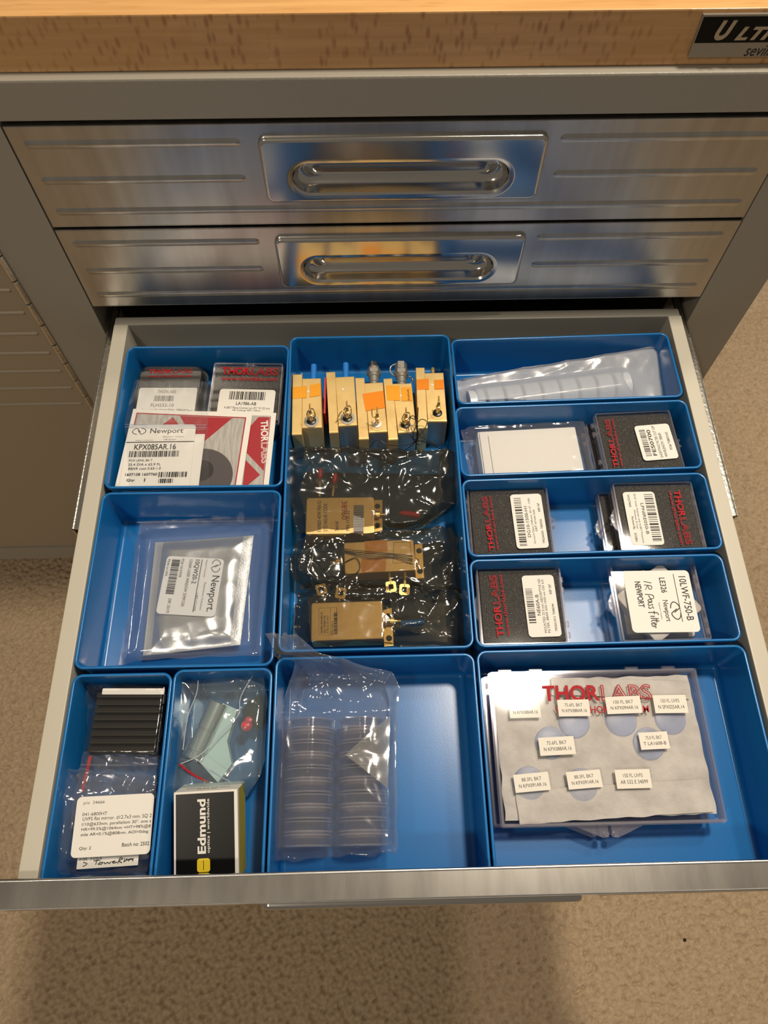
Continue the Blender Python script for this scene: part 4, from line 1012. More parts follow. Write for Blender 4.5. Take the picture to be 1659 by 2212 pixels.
        if i == 2: mb.lathe([(0.22, 1.02), (0.24, 1.04), (0.24, 1.22), (0.19, 1.24), (0.14, 1.15)], 18, 1)
        else: mb.lathe([(0.23, 0.98), (0.23, 1.28), (0.20, 1.31)], 6, 0)
        mb.build('connector', ['alu', 'chrome'], g)
        if i == 3:
            mb = MB(); n = 26; base = Vector((m0.x, yb, zc))
            for k in range(n):
                t = k/(n-1); ang = t*math.pi*1.25+0.3
                pq = base+Vector((-0.12-0.28*math.sin(ang)+0.42*max(0, t-.62)*2.2, 1.18-0.95*t**1.2+0.0, 0.12+0.05*math.sin(9*t)))
                if t > .62: pq.x = m0.x+0.28+0.25*math.sin((t-.62)*8)*.6
                mb.M = Matrix.Translation(pq); mb.lathe([(0.005, -0.035), (0.03, -0.02), (0.036, 0), (0.03, 0.02), (0.005, 0.035)], 8)
            mb.build('bead_chain', 'chrome', g)
    else:
        mb.lathe([(0.17, 0), (0.17, 0.12), (0.13, 0.16), (0.13, 0.22)], 6, 0); mb.lathe([(0.06, 0.2), (0.06, 0.42), (0.075, 0.44), (0.075, 0.55), (0.05, 0.62)], 12, 1)
        mb.build('connector', ['alu', 'gold_bright'], g)
    tp = {0: [([(632, 836), (663, 834), (663, 859), (632, 862)], 'tape_amber'), ([(670, 832), (692, 828), (693, 854), (669, 858)], 'tape_amber')],
          2: [([(783, 851), (828, 844), (832, 881), (790, 888)], 'tape')],
          3: [([(834, 833), (863, 833), (865, 865), (836, 865)], 'tape_amber'), ([(867, 837), (888, 836), (891, 866), (868, 866)], 'tape_amber')],
          4: [([(900, 820), (926, 818), (927, 841), (901, 842)], 'tape'), ([(938, 821), (958, 820), (959, 840), (939, 841)], 'tape')]}.get(i, [])
    for poly, mt in tp:
        mb = MB(); strip(mb, poly[::-1], GZ+0.016, 0)
        ms = [mt]
        if i == 3 and poly[0][0] > 860:
            F2, pw2, ph2 = frame((886, 840), (888, 865), (876, 840), GZ+0.026); ms.append('ink')
            for k in range(7):
                u = .04+k*.14; st = [(u, .2+.1*(k % 2)), (u+.05, .75-.1*(k % 3)), (u+.08, .3), (u+.11, .65)]
                prints(mb, F2, pw2, ph2, [('stroke', smoothpts(st, 3), 0.012)], 0.0)
        mb.build('tape', ms, g)
# red tag between the first two modules, thin black wires at the fourth
mb = MB(); q = at((702, 850), -0.5); mb.M = Matrix.Translation((q.x, q.y, -0.9)); mb.loft([[(-0.04, -0.75, -0.5), (0.04, -0.75, -0.5), (0.05, 0.6, -0.5), (-0.03, 0.6, -0.5)], [(-0.06, -0.70, 0.15), (0.02, -0.70, 0.15), (0.06, 0.65, 0.5), (-0.02, 0.65, 0.5)]], 0, True, True)
tag(mb.build('red_tag', 'red_cap'), 'red plastic tag wedged between the two leftmost gold modules', 'tag')
def wire(mb, px, r=0.016): mb.tube(smoothpts([at((u, v), z)[:] for u, v, z in px], 6), r, 6)
mb = MB()
wire(mb, [(880, 906, GZ+.4), (893, 898, GZ+.5), (900, 915, GZ+.3), (904, 935, GZ+.2), (900, 950, -.4), (890, 962, -.6), (870, 975, -.8)])
wire(mb, [(884, 908, GZ+.4), (890, 930, GZ+.3), (898, 945, GZ+.15), (915, 930, GZ+.3), (922, 912, GZ+.3), (910, 906, GZ+.4), (898, 920, GZ+.3), (892, 948, -.3), (905, 962, -.6)])
wire(mb, [(882, 915, GZ+.3), (885, 938, GZ+.25), (897, 950, -.3), (920, 955, -.6), (945, 967, -.8), (960, 975, -1.0)])
wire(mb, [(800, 966, -.7), (808, 954, -.5), (820, 950, -.45), (835, 960, -.5), (860, 962, -.5), (890, 958, -.5), (905, 944, -.4), (922, 950, -.5), (950, 970, -.8)])
wire(mb, [(886, 902, GZ+.4), (900, 905, GZ+.35), (903, 880, GZ+.3), (902, 920, GZ+.3), (903, 955, -.5)])
tag(mb.build('wire_bundle', 'wire'), 'tangled thin black wires in front of the gold modules', 'wire')

# ------------------------------------------------------------------ three gold modules in smoky bags
def flat_module(label, tl, tr, bl, z, thick, items, pin_px, bracket, connector, side):
    F, pw, ph = frame(tl, tr, bl, z)
    q = shift(F, pw/2, -ph/2, 0).translation
    t = thing('flat_gold_module', label, 'module', (q.x, q.y, z-thick), 'flat gold modules in smoky bags')
    mb = MB(); mb.M = shift(F, pw/2, -ph/2, 0); mb.slab(pw, ph, -thick, 0, 0.09, 0.04); mb.M = Matrix.Identity(4); prints(mb, F, pw, ph, items, 0.002)
    mb.build('housing', ['gold', 'ink', 'red_ink', 'tape_amber', 'lens_grey'], t)
    sx = 1 if side == 'R' else -1; x0 = pw if sx > 0 else 0
    bp = [at(q, z-0.25) for q in bracket]
    mb = MB(); mb.loft([[(q.x, q.y, z-0.40) for q in bp], [(q.x, q.y, z-0.25) for q in bp]], 0, True, True)
    bc = sum(bp, Vector())/4
    for f in (0.2, 0.8):
        h = bp[0].lerp(bp[3], f).lerp(bp[1].lerp(bp[2], f), 0.55); mb.M = Matrix.Translation((h.x, h.y, z-0.25)); mb.lathe([(0.10, 0.003), (0.0, 0.004)], 16, 1, False)
    mb.M = Matrix.Identity(4); mb.build('bracket', ['gold_bright', 'dark'], t)
    c0 = at(connector[0], z-0.12); c1 = at(connector[1], z-0.12); dv = (c1-c0); L = dv.length
    mb = MB(); mb.M = Matrix.Translation(c0) @ dv.to_track_quat('Z', 'Y').to_matrix().to_4x4()
    mb.lathe([(0.17, 0), (0.17, 0.05)], 16, 1); mb.lathe([(0.13, 0.05), (0.13, L*0.55), (0.06, L*0.58), (0.05, L)], 12, 0); mb.build('connector', ['gold_bright', 'white_plastic'], t)
    for (pa, pb, capped) in pin_px:
        a = at(pa, z-0.15); b = at(pb, z-0.12); mb = MB(); mb.tube([a, b], 0.045, 8, 0)
        d = (b-a).normalized()
        if capped:
            mb.M = Matrix.Translation(b); mb.lathe([(0.03, -0.04), (0.14, -0.03), (0.14, 0.03), (0.05, 0.035)], 16, 1); mb.M = Matrix.Identity(4)
            mb.tube([b+d*0.10, b+d*0.20, b+d*0.46], [0.06, 0.11, 0.105], 12, 2)
        else:
            mb.M = Matrix.Translation(b+d*0.10) @ Matrix.Rotation(math.atan2(d.y, d.x), 4, 'Z')
            for k in range(1):
                R0, R1 = 0.09, 0.19
                def sq(s, zz): return [(x, y, zz) for x, y in rrect(s*2, s*1.8, s*0.35, 4)]
                mb.loft([sq(R1, -0.03), sq(R1, 0.03), sq(R0, 0.03), sq(R0, -0.03), sq(R1, -0.03)], 0)
        mb.M = Matrix.Identity(4); mb.build('terminal', ['gold_bright', 'chrome', 'red_cap'], t)
    return t, F, pw, ph, q
MZ = -0.95
t1, F1, w1, h1, q1 = flat_module('flat gold module with two red capped terminals, rearmost smoky bag', (662, 1075), (808, 1073), (663, 1154), MZ, 0.75,
    [('t', 'FAP800-40W', .08, .10, .13, .88, {'m': 1}) if False else ('poly', [(.70, .24), (.84, .24), (.84, .99), (.70, .99)], {'m': 4})],
    [((690, 1073), (691, 1040), True), ((718, 1072), (721, 1050), True)], ((802, 1080), (826, 1080), (826, 1148), (802, 1150)), ((806, 1112), (832, 1112)), 'R')
Fv, vw, vh = frame((684, 1150), (684, 1078), (760, 1150), MZ+0.004)
mb = MB(); prints(mb, Fv, vw, vh, [('t', 'FAP800-40W-9061D', .02, .02, .95, .13), ('t', 'STD NO-IR CODE', .02, .20, .85, .31), ('t', 'Serial', .02, .52, .30, .62), ('t', 'P/N 1155 22', .02, .84, .62, .94)], 0.003)
mb.build('printed_text', 'lens_grey', t1)
Fv, vw, vh = frame((750, 1082), (750, 1122), (738, 1082), MZ+0.004); mb = MB(); prints(mb, Fv, vw, vh, [('t', '38960', .0, .0, 1, 1)], 0.003); mb.build('printed_text', 'red_ink', t1)
Fv, vw, vh = frame((764, 1091), (787, 1091), (764, 1150), MZ+0.004); mb = MB(); prints(mb, Fv, vw, vh, [('poly', [(0, k/28), (1, k/28), (1, k/28+.014), (0, k/28+.014)]) for k in range(28)], 0.009); mb.build('barcode', 'tissue', t1)
t2, F2, w2, h2, q2 = flat_module('flat gold module with broad amber tape across it, middle smoky bag', (742, 1172), (893, 1164), (748, 1240), MZ-0.05, 0.70,
    [('poly', [(.30, .0), (.62, -.02), (.62, .35), (.30, .42)], {'m': 3}), ('poly', [(.24, .56), (.60, .52), (.57, .98), (.24, 1.0)], {'m': 3}), ('stroke', [(.72, .08), (.95, .10), (.95, .75), (.68, .74), (.72, .08)], 0.012, {'m': 1})],
    [((875, 1236), (874, 1268), False), ((841, 1238), (844, 1262), False)], ((896, 1176), (912, 1175), (916, 1248), (898, 1250)), ((740, 1212), (714, 1216)), 'L')
t3, F3, w3, h3, q3 = flat_module('flat gold module with a small printed frame, smoky bag nearest the front', (672, 1302), (826, 1297), (672, 1385), MZ, 0.75,
    [('stroke', [(.11, .15), (.27, .15), (.27, .85), (.11, .85), (.11, .15)], 0.010, {'m': 1}), ('stroke', [(.27, .85), (.36, .85), (.36, .15), (.27, .15)], 0.010, {'m': 1})],
    [((702, 1300), (696, 1280), False), ((733, 1299), (735, 1288), False)], ((828, 1318), (846, 1313), (850, 1394), (830, 1396)), ((832, 1342), (866, 1342)), 'R')
Fv, vw, vh = frame((692, 1369), (692, 1321), (722, 1369), MZ+0.004)
mb = MB(); prints(mb, Fv, vw, vh, [('t', 'FAP800-30W-802-50', .02, .02, .97, .16), ('t', '30C-CP200-P-50', .02, .24, .80, .38), ('t', 'CTE-Z 225 012', .02, .46, .80, .60)], 0.003); mb.build('printed_text', 'ink', t3)
Fv, vw, vh = frame((716, 1369), (716, 1321), (729, 1369), MZ+0.004)
mb = MB(); prints(mb, Fv, vw, vh, [('t', 'P/N 1146314', .0, .0, .55, .30), ('bar', .0, .42, .95, 1.0, 17, {'n': 60})], 0.003); mb.build('barcode', 'ink', t3)
mb = MB()
for k, (v0, v1, v2) in enumerate(((1178, 1186, 1200), (1182, 1190, 1206), (1184, 1196, 1210), (1186, 1200, 1216))):
    wire(mb, [(735, v0+6, MZ), (760, v0+10, MZ+.03), (800, v1+6, MZ+.03), (850, v1+10-2*k, MZ+.03), (885, v2, MZ), (905, v2+10, MZ-.25)], 0.013)
wire(mb, [(745, 1215, MZ), (757, 1208, MZ+.03), (770, 1205, MZ+.03), (778, 1222, MZ+.03), (770, 1238, MZ), (748, 1248, MZ-.25), (735, 1248, MZ-.3)], 0.016)
tag(mb.build('wire_bundle', 'wire'), 'black wires lying across the taped flat gold module', 'wire')
q = at((885, 1106), -1.0); mb = MB(); mb.M = TR(q.x, q.y, -1.15, -0.12); mb.lathe([(0.0, 0)], 3) if False else None
mb.tube([(-0.35, 0, 0), (-0.2, 0.0, 0), (0.36, -0.02, 0)], [0.05, 0.10, 0.12], 12); tag(mb.build('rubber_sleeve', 'red_cap'), 'loose red rubber sleeve beside the rearmost flat gold module', 'cap')
q = at((890, 1344), -1.2); mb = MB(); mb.M = TR(q.x, q.y, -1.25, 0.03); mb.tube([(-0.4, 0, 0), (0.4, 0, 0)], 0.10, 12); tag(mb.build('rubber_sleeve', 'blue_sleeve'), 'blue rubber sleeve in the smoky bag nearest the front', 'cap')
def mrect(F, pw, ph, zt, grow=0.0):
    q = shift(F, pw/2, -ph/2, 0).translation; return (rectinv((q.x, q.y), math.atan2(F[1][0], F[0][0])), pw/2+grow, ph/2+grow, zt)
bag('smoky_bag', 'rearmost smoky transparent bag, wide flat flap behind its gold module', [((626, 968), (985, 978), -0.35), ((624, 985), (995, 985), -0.5), ((628, 1080), (985, 1085), -0.9), ((640, 1160), (925, 1135), -1.3)], -0.9,
    [mrect(F1, w1, h1, MZ)], 0.17, 61, 'smoke_film', 90, 70, puff=0.12, freq=1.2, slope=0.8, taut=0.10, group='smoky bags in the long bin', jit=0.12)
bag('smoky_bag', 'middle smoky transparent bag, crinkled dark ends and a pale flap at the right', [((645, 1165), (975, 1140), -1.1), ((632, 1185), (985, 1160), -1.0), ((628, 1240), (995, 1220), -1.2), ((650, 1275), (1004, 1285), -1.4)], -1.1,
    [mrect(F2, w2, h2, MZ-0.05)], 0.20, 71, 'smoke_film', 90, 60, puff=0.15, freq=1.9, slope=0.9, taut=0.10, group='smoky bags in the long bin', jit=0.12)
bag('smoky_bag', 'front smoky transparent bag, crumpled round its right end', [((690, 1262), (985, 1275), -1.2), ((645, 1285), (1000, 1290), -1.3), ((637, 1330), (1008, 1340), -1.4), ((645, 1398), (1012, 1396), -1.4)], -1.2,
    [mrect(F3, w3, h3, MZ)], 0.20, 81, 'smoke_film', 90, 60, puff=0.15, freq=1.9, slope=0.9, taut=0.10, group='smoky bags in the long bin', jit=0.10)

# ------------------------------------------------------------------ front centre: ten clear round cases in a bag
BZ = -0.45; BH = BZ-ZF-0.04
px_l = [(607, 1547), (601, 1829)]; px_r = [(842, 1545), (841, 1829)]
L0, L1, R0, R1 = at(px_l[0], BZ), at(px_l[1], BZ), at(px_r[0], BZ), at(px_r[1], BZ)
bw = ((R0-L0).length+(R1-L1).length)/4; pit = ((L0-L1).length+(R0-R1).length)/10
xm = ((L0+R0)/2, (L1+R1)/2); axis = (xm[0]-xm[1]).normalized(); aa = math.atan2(axis.y, axis.x)-math.pi/2
def edge_box(name, label, ctr):
    """round clear case standing on edge, base and lid rims showing from above"""
    t = thing(name, label, 'case', (ctr.x, ctr.y, ZF+0.03), 'round clear cases in the poly bag')
    R = Matrix.Translation((ctr.x, ctr.y, BZ-BH/2)) @ Matrix.Rotation(aa, 4, 'Z') @ Matrix.Rotation(-math.pi/2, 4, 'X')
    r, d = min(bw-0.03, BH)/2, pit-0.03
    mb = MB(); mb.M = R; mb.lathe([(0.01, -d/2), (r-0.09, -d/2), (r-0.04, -d/2+0.02), (r-0.04, 0.02), (r-0.09, 0.02), (r-0.09, -d/2+0.06), (0.01, -d/2+0.06)], 40, 0, False)
    mb.lathe([(r-0.03, -0.06), (r, -0.055), (r, -0.01), (r-0.03, 0.0)], 40, 1, False); mb.lathe([(r-0.05, -d/2+0.0), (r-0.02, -d/2+0.01), (r-0.02, -d/2+0.05), (r-0.05, -d/2+0.06)], 40, 1, False)
    mb.build('base', ['case_clear', 'case_rim'], t)
    mb = MB(); mb.M = R; mb.lathe([(r-0.05, 0.03), (r, 0.03), (r, d/2-0.03), (r-0.03, d/2), (0.01, d/2), (0.01, d/2-0.05), (r-0.05, d/2-0.05), (r-0.05, 0.03)], 40, 0, False)
    mb.lathe([(r-0.0, d/2-0.05), (r+0.012, d/2-0.045), (r+0.012, d/2-0.01), (r-0.03, d/2)], 40, 1, False); mb.lathe([(r, 0.03), (r+0.012, 0.035), (r+0.012, 0.07), (r, 0.08)], 40, 1, False)
    mb.build('lid', ['case_clear', 'case_rim'], t)
    mb = MB(); mb.M = R; mb.lathe([(0.01, -0.12), (r-0.2, -0.12), (r-0.2, 0.10), (0.01, 0.10)], 32, 0, False); mb.build('insert', 'case_insert', t)
    return t
ordn = ['rearmost', 'second from the rear', 'third from the rear', 'fourth from the rear', 'nearest the front']
proto = None
cross = Vector((axis.y, -axis.x, 0))
for col, cn in ((0, 'left'), (1, 'right')):
    for r in range(5):
        ctr = xm[0]-axis*pit*(r+0.5)+cross*bw*(col-0.5); lab = 'round clear case in the %s column of the poly bag, %s' % (cn, ordn[r])
        if proto is None:
            proto = edge_box('round_case', lab, ctr); pc = ctr.copy()
        else:
            o = proto.copy(); COL.objects.link(o); o.location = proto.location+(ctr-pc)*IN; o['label'] = lab
            for ch in proto.children:
                k = ch.copy(); COL.objects.link(k); k.parent = o
mid = (xm[0]+xm[1])/2
bag('poly_bag', 'crinkled clear poly bag around ten round clear cases, its tail over the bin rim', [((572, 1368), (640, 1372), 0.12), ((592, 1418), (690, 1412), 0.10), ((640, 1432), (760, 1432), -0.10), ((625, 1470), (850, 1455), -0.6), ((606, 1540), (862, 1480), -0.55), ((598, 1600), (858, 1580), -0.6), ((594, 1700), (856, 1690), -0.6), ((590, 1800), (858, 1790), -0.7), ((588, 1862), (856, 1845), -1.3)], -0.6,
    [(rectinv((mid.x, mid.y), aa), bw, pit*2.5, BZ)], 0.16, 91, 'poly', 72, 130, puff=0.04, freq=1.25, slope=1.3, taut=0.20, jit=0.10)

# the turned-over corner of the poly bag: a stiff pale fold lying on the right column
fa, fb, fc = at((746, 1631), BZ+0.28), at((843, 1546), BZ+0.20), at((838, 1704), BZ+0.20)
def fold(s, t):
    q = fa.lerp(fb.lerp(fc, s), t)
    return (q.x, q.y, q.z+0.16*math.sin(t*math.pi)*(0.4+abs(s-0.5))+0.05*noise.noise(Vector((s*4, t*4, 3))))
mb = MB(); mb.grid(fold, 24, 24); mb.build('folded_corner', 'poly_fold', bpy.data.objects['poly_bag'], smooth=60)

# ------------------------------------------------------------------ front left: ribbed black stack in a bag, packet with order label
BRZ = -0.55
F, pw, ph = frame((210, 1493), (352, 1493), (190, 1626), BRZ)
q = shift(F, pw/2, -ph/2, 0).translation
hs_ = thing('ribbed_block', 'black ribbed plastic block inside a clear bag, narrow front left bin', 'block', (q.x, q.y, ZF+0.02))
mb = MB(); mb.M = shift(F, pw/2, -ph/2, 0); mb.slab(pw, ph, ZF-BRZ+0.02, -0.20, 0.05, 0.02); mb.build('base', 'black_plastic', hs_)
for k in range(8):
    mb = MB(); mb.M = shift(F, pw/2, -ph*(k+0.5)/8, 0); mb.slab(pw-0.02, ph/8-0.07, -0.22, 0.0, 0.02, 0.03); mb.build('rib', 'brown_black', hs_)
rb = mrect(F, pw, ph, BRZ)
F5, pw5, ph5 = frame((222, 1487), (356, 1487), (222, 1500), BRZ+0.02); mb = MB(); mb.M = shift(F5, pw5/2, -ph5/2, 0); mb.slab(pw5, ph5, -0.02, 0.0, 0.03); tag(mb.build('paper_slip', 'white_paper'), 'white paper slip at the rear end of the black ribbed block', 'paper')
bag('clear_bag', 'clear crinkled bag wrapped over the black ribbed block', [((188, 1476), (358, 1482), -0.6), ((186, 1500), (357, 1500), -0.6), ((190, 1560), (352, 1560), -0.7), ((180, 1632), (344, 1634), -0.8)], -0.7, [rb], 0.09, 101, 'poly_clear', 50, 50, puff=0.05, freq=1.6, taut=0.35, jit=0.06)
bag('zip_bag', 'clear zip bag with a faint red stripe between ribbed block and order label', [((181, 1624), (342, 1634), -0.8), ((172, 1660), (340, 1660), -0.8), ((160, 1720), (336, 1720), -0.9), ((150, 1790), (326, 1790), -1.0)], -0.8, [], 0.10, 111, 'poly', 50, 50, puff=0.10, freq=1.9, jit=0.05)
mb = MB(); mb.tube([at((176, 1652), -0.72), at((260, 1653), -0.70), at((341, 1650), -0.72)], 0.03, 6); zb_ = mb.build('zip_or_crease', 'poly_soft', bpy.data.objects['zip_bag'])
mb = MB(); st = [at((196, 1632), -0.70), at((189, 1662), -0.70), at((181, 1690), -0.75), at((178, 1710), -0.8)]
mb.loft([[tuple(p_+Vector((dx, 0, dz))) for p_ in st] for dx, dz in ((-0.05, 0), (0.05, 0), (0.05, 0.006), (-0.05, 0.006))], 0, closed=False); mb.build('red_stripe', 'red_ink', bpy.data.objects['zip_bag'])
PZ = -0.42
F, pw, ph = frame((168, 1722), (334, 1713), (152, 1854), PZ)
q = shift(F, pw/2, -ph/2, 0).translation
pk = thing('mirror_packet', 'packet with a large white order label behind the drawer front', 'packet', (q.x, q.y, ZF+0.02))
mb = MB(); mb.M = shift(F, pw/2+0.05, -ph/2-0.1, 0); mb.slab(pw-0.3, ph+0.05, ZF-PZ+0.02, -0.30, 0.05, 0.02); mb.build('case', 'acrylic_edge', pk)
sticker('order_label', pk, (168, 1722), (334, 1713), (152, 1854), PZ, [('t', 'p/o  24666', .09, .08, .36, .145), ('t', '041-6800HT', .09, .27, .41, .325), ('t', 'UVFS flat mirror. d12.7x3 mm. SQ 20-10', .10, .345, 1.10, .415), ('t', 'l/10@633nm. parallelism 30". one side', .10, .435, 1.06, .505),
    ('t', 'HR>99.5%@1064nm +HT>98%@808', .10, .52, 1.04, .585), ('t', 'side AR<0.1%@808nm. AOI=0deg', .10, .605, .98, .67), ('t', 'Qty: 2', .10, .83, .25, .89), ('t', 'Batch no: 2502', .64, .80, .99, .86)] if False else
    [('t', 'p/o  24666', .09, .08, .36, .145), ('t', '041-6800HT', .09, .27, .41, .325), ('t', 'UVFS flat mirror. d12.7x3 mm. SQ 2', .10, .345, .985, .415), ('t', 'l/10@633nm. parallelism 30". one s', .10, .435, .985, .505),
    ('t', 'HR>99.5%@1064nm +HT>98%@8', .10, .52, .985, .585), ('t', 'side AR<0.1%@808nm. AOI=0deg', .10, .605, .96, .67), ('t', 'Qty: 2', .10, .83, .25, .89), ('t', 'Batch no: 2502', .64, .80, .985, .86)], mats=('white_paper', 'ink'), r=0.13)
sc = []
for pts in ([(.10, .45), (.17, .60), (.10, .80)], [(.27, .40), (.38, .36)], [(.32, .38), (.31, .72)], [(.38, .55), (.35, .70), (.41, .68), (.42, .55), (.37, .56)], [(.44, .55), (.47, .70), (.50, .58), (.53, .70), (.56, .53)],
            [(.58, .58), (.63, .52), (.58, .56), (.60, .68), (.66, .62)], [(.70, .25), (.67, .75)], [(.70, .25), (.75, .38), (.68, .52), (.74, .70)], [(.78, .35), (.77, .65), (.82, .38), (.80, .52), (.86, .45), (.84, .60), (.88, .40), (.92, .62)], [(.80, .50), (.93, .44)]):
    sc.append(('stroke', smoothpts(pts, 3), 0.022))
sticker('handwritten_slip', pk, (168, 1852), (300, 1843), (166, 1878), PZ-0.14, [('t', 'HR 1064', .04, .02, .40, .34)]+sc, mats=('white_paper', 'ink'), r=0.02)
bag('clear_bag', 'crinkled clear bag round the packet with the large order label', [((140, 1662), (338, 1672), -0.55), ((134, 1690), (334, 1700), -0.55), ((122, 1770), (328, 1770), -0.6), ((112, 1880), (322, 1885), -0.9), ((108, 1896), (318, 1900), -1.1)], -0.6,
    [(rectinv((q.x, q.y), 0.02), pw/2, ph/2, PZ-0.035)], 0.12, 121, 'poly', 60, 60, puff=0.10, freq=2.2, taut=0.02, jit=0.10, slope=1.6, clampz=None)

# ------------------------------------------------------------------ second narrow bin: bag with steel rod, carton
SZ = -1.0
a = at((473, 1518), SZ); b = at((418, 1640), SZ-0.1); dv = b-a; L = dv.length
mb = MB(); mb.M = Matrix.Translation(a) @ dv.to_track_quat('Z', 'Y').to_matrix().to_4x4()
mb.lathe([(0.22, 0), (0.30, 0.03), (0.30, L*0.48), (0.27, L*0.49), (0.27, L*0.51), (0.30, L*0.52), (0.30, L*0.86), (0.26, L*0.87), (0.26, L*0.90), (0.29, L*0.91), (0.29, L), (0.2, L+0.02)], 24)
tag(mb.build('steel_rod', 'rod_steel'), 'shiny grooved steel cylinder in the bag behind the yellow and black carton', 'rod')
mb = MB(); T = [at(q, z) for q, z in (((475, 1521), -1.0), ((512, 1532), -1.05), ((470, 1620), -1.1), ((500, 1655), -1.2), ((430, 1632), -1.1))]
Z0 = -1.45
pp = [at(q, -1.05) for q in ((482, 1519), (512, 1532), (490, 1600), (500, 1650), (470, 1690), (425, 1640))]
mb.loft([[(q.x, q.y, Z0) for q in pp[::-1]], [(q.x, q.y, -1.08) for q in pp[::-1]]], 0, True, True)
tag(mb.build('paper_slip', 'pale_sheet'), 'pale green printed paper folded beside the steel cylinder', 'paper')
q = at((533, 1568), -0.95); mb = MB(); mb.M = Matrix.Translation((q.x, q.y, -0.95)); mb.lathe([(0.0, -0.17), (0.10, -0.14), (0.165, -0.05), (0.165, 0.05), (0.10, 0.14), (0.0, 0.17)], 20, 0, False); mb.M = Matrix.Translation((q.x+0.05, q.y+0.16, -0.98)); mb.lathe([(0.0, -0.13), (0.11, -0.08), (0.13, 0), (0.10, 0.09), (0.0, 0.12)], 18, 0, False)
tag(mb.build('red_bead', 'red_bead'), 'glossy red bead by the dark scrap in the same bag as the steel cylinder', 'bead')
pp = [at(q, -1.1) for q in ((522, 1535), (540, 1510), (563, 1500), (570, 1545), (565, 1575), (545, 1570), (528, 1560))]
mb = MB(); mb.loft([[(q.x, q.y, -1.4) for q in pp[::-1]], [(q.x, q.y, -1.12) for q in pp[::-1]]], 0, True, True); tag(mb.build('dark_scrap', 'brown_black'), 'crumpled dark scrap behind the red bead', 'scrap')
bag('zip_bag', 'greenish clear zip bag holding the steel cylinder and red bead', [((380, 1463), (560, 1448), -0.9), ((376, 1500), (578, 1500), -0.9), ((378, 1560), (576, 1560), -0.9), ((372, 1640), (572, 1640), -0.9), ((376, 1700), (560, 1680), -0.7), ((372, 1760), (535, 1720), -1.3)], -0.9,
    [(TR(*(list(((a+b)/2)[:2])+[0]), math.atan2(dv.y, dv.x)).inverted(), L/2, 0.25, SZ+0.30)], 0.12, 131, 'poly_teal', 60, 76, puff=0.15, freq=1.1, jit=0.08, slope=0.9)
zbag = bpy.data.objects['zip_bag.001']
mb = MB(); st = [at((388, 1651), -0.55), at((415, 1672), -0.52), at((448, 1689), -0.52)]; mb.tube(smoothpts([q[:] for q in st]), 0.03, 6); mb.build('red_stripe', 'red_ink', zbag)
for pts_ in ([(428, 1470), (424, 1500), (405, 1550), (395, 1620)], [(425, 1640), (460, 1668), (500, 1690)], [(552, 1450), (520, 1505), (515, 1545), (480, 1580), (450, 1615), (425, 1635), (390, 1650)]):  # the last path is the bag's edge crease, drawn as a pale tube
    mb = MB(); mb.tube(smoothpts([at(q, -0.60)[:] for q in pts_]), 0.016, 6); mb.build('zip_or_crease', 'poly_milky', zbag)
# carton, leaning: its front end rests lower
th = math.radians(-16)
TLp, TRp = at((375, 1712), 0.02), at((513, 1704), 0.02)
X = (TRp-TLp); cw = X.length; X.normalize(); Y0 = Vector((-X.y, X.x, 0)); ca, sa_ = math.cos(th), math.sin(th)
Yc = (Y0*ca+Vector((0, 0, -sa_))).normalized(); Zc = X.cross(Yc)
C = Matrix((X, Yc, Zc)).transposed().to_4x4(); C.translation = TLp
CL = 2.42; CT = 1.25
ct = thing('carton', 'small white carton with a black top, white and yellow lettering', 'carton', (TLp.x+cw/2, TLp.y-CL/2, ZF+0.05))
mb = MB(); mb.M = C @ Matrix.Translation((cw/2, -CL/2, 0)); mb.slab(cw, CL, -CT, 0, 0.03, 0.02)
mb.add([(-cw/2+0.06, -CL/2, 0.004), (cw/2-0.10, -CL/2, 0.004), (cw/2-0.10, CL/2-0.06, 0.004), (-cw/2+0.06, CL/2-0.06, 0.004)], [(0, 1, 2, 3)], 1)
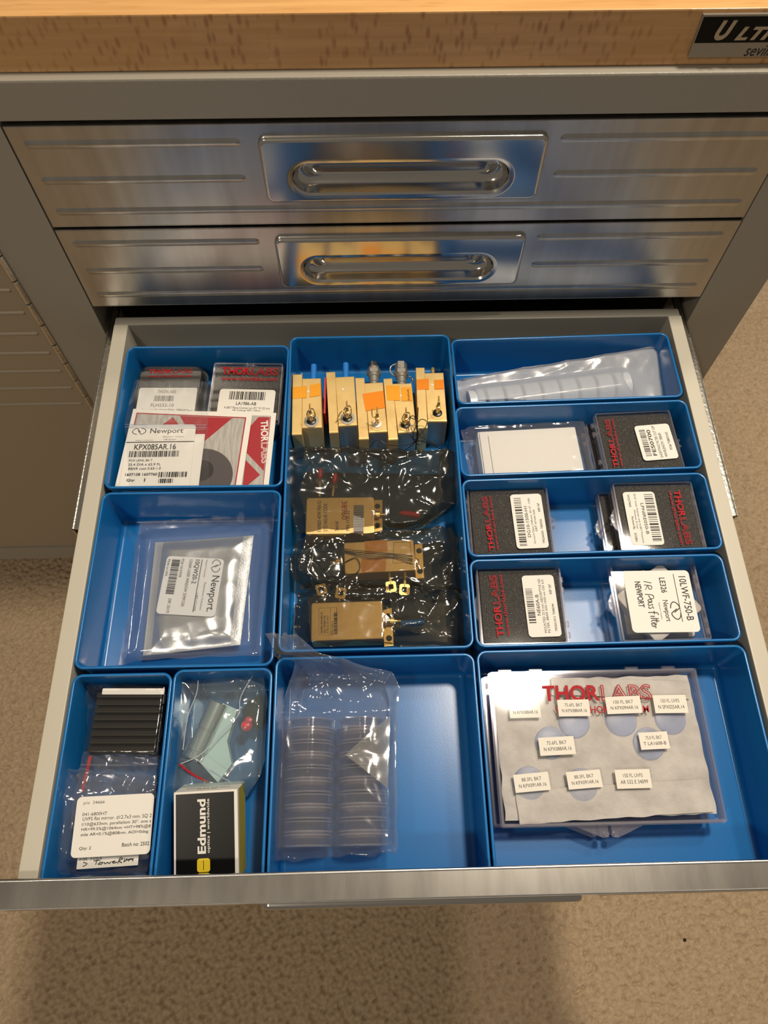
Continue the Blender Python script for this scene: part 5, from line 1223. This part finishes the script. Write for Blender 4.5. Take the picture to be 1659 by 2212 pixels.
mb.add([(cw/2+0.004, -CL/2+0.02, -CT+0.05), (cw/2+0.004, CL/2-0.02, -CT+0.05), (cw/2+0.004, CL/2-0.02, -0.20), (cw/2+0.004, -CL/2+0.02, -0.12)], [(0, 1, 2, 3)], 2)
mb.build('body', ['white_paper', 'black_print', 'olive_yellow'], ct)
Cr = C @ Matrix.Translation((cw/2, -CL/2, 0.006)) @ Matrix.Rotation(math.pi/2, 4, 'Z')      # lettering runs towards the rear
Cr = Cr @ Matrix.Translation((-CL/2, cw/2, 0))
mb = MB(); prints(mb, Cr, CL, cw, [('t', 'Edmund', .32, .37, .91, .50, {'b': .03, 'm': 0}), ('t', 'optics | worldwide', .325, .515, .912, .57, {'b': .01, 'm': 0})], 0.002); mb.build('lettering', 'white_paper', ct)
mb = MB(); mb.M = Cr
for u0, u1 in ((.125, .27), (.0, .115)):
    mb.M = Cr @ Matrix.Translation(((u0+u1)/2*CL, -0.46*cw, 0)); w_, h_ = (u1-u0)*CL, 0.20*cw
    mb.slab(w_, h_, 0.0, 0.004, 0.07)
    mb.M = mb.M @ Matrix.Translation((0, 0, 0.006)); mb.add([(-w_*0.35, -0.008, 0), (w_*0.35, -0.008, 0), (w_*0.35, 0.008, 0), (-w_*0.35, 0.008, 0)], [(0, 1, 2, 3)], 1)
mb.build('emblem', ['yellow', 'black_print'], ct)
mb = MB(); mb.M = C @ Matrix.Translation((cw/2, 0.012, -CT*0.5)) @ Matrix.Rotation(math.pi, 4, 'Z') @ Matrix.Rotation(math.pi/2, 4, 'X')
prints(mb, mb.M @ Matrix.Translation((-cw*0.38, 0.42, 0)), cw*0.76, 0.24, [('t', 'THE FUTURE', .3, 0, .7, .42), ('t', 'DEPENDS ON OPTICS', .05, .55, .95, 1.0)], 0.002); mb.build('end_print', 'grey_ink', ct)

# a dark crumb on the carpet
q = at((1478, 2030), FLOOR); mb = MB(); mb.M = TR(q.x, q.y, FLOOR+0.0, 0.6); mb.lathe([(0.01, 0), (0.10, 0.03), (0.09, 0.10), (0.01, 0.14)], 10)
tag(mb.build('crumb', 'brown_black'), 'tiny dark crumb on the lit carpet right of the drawer', 'crumb')
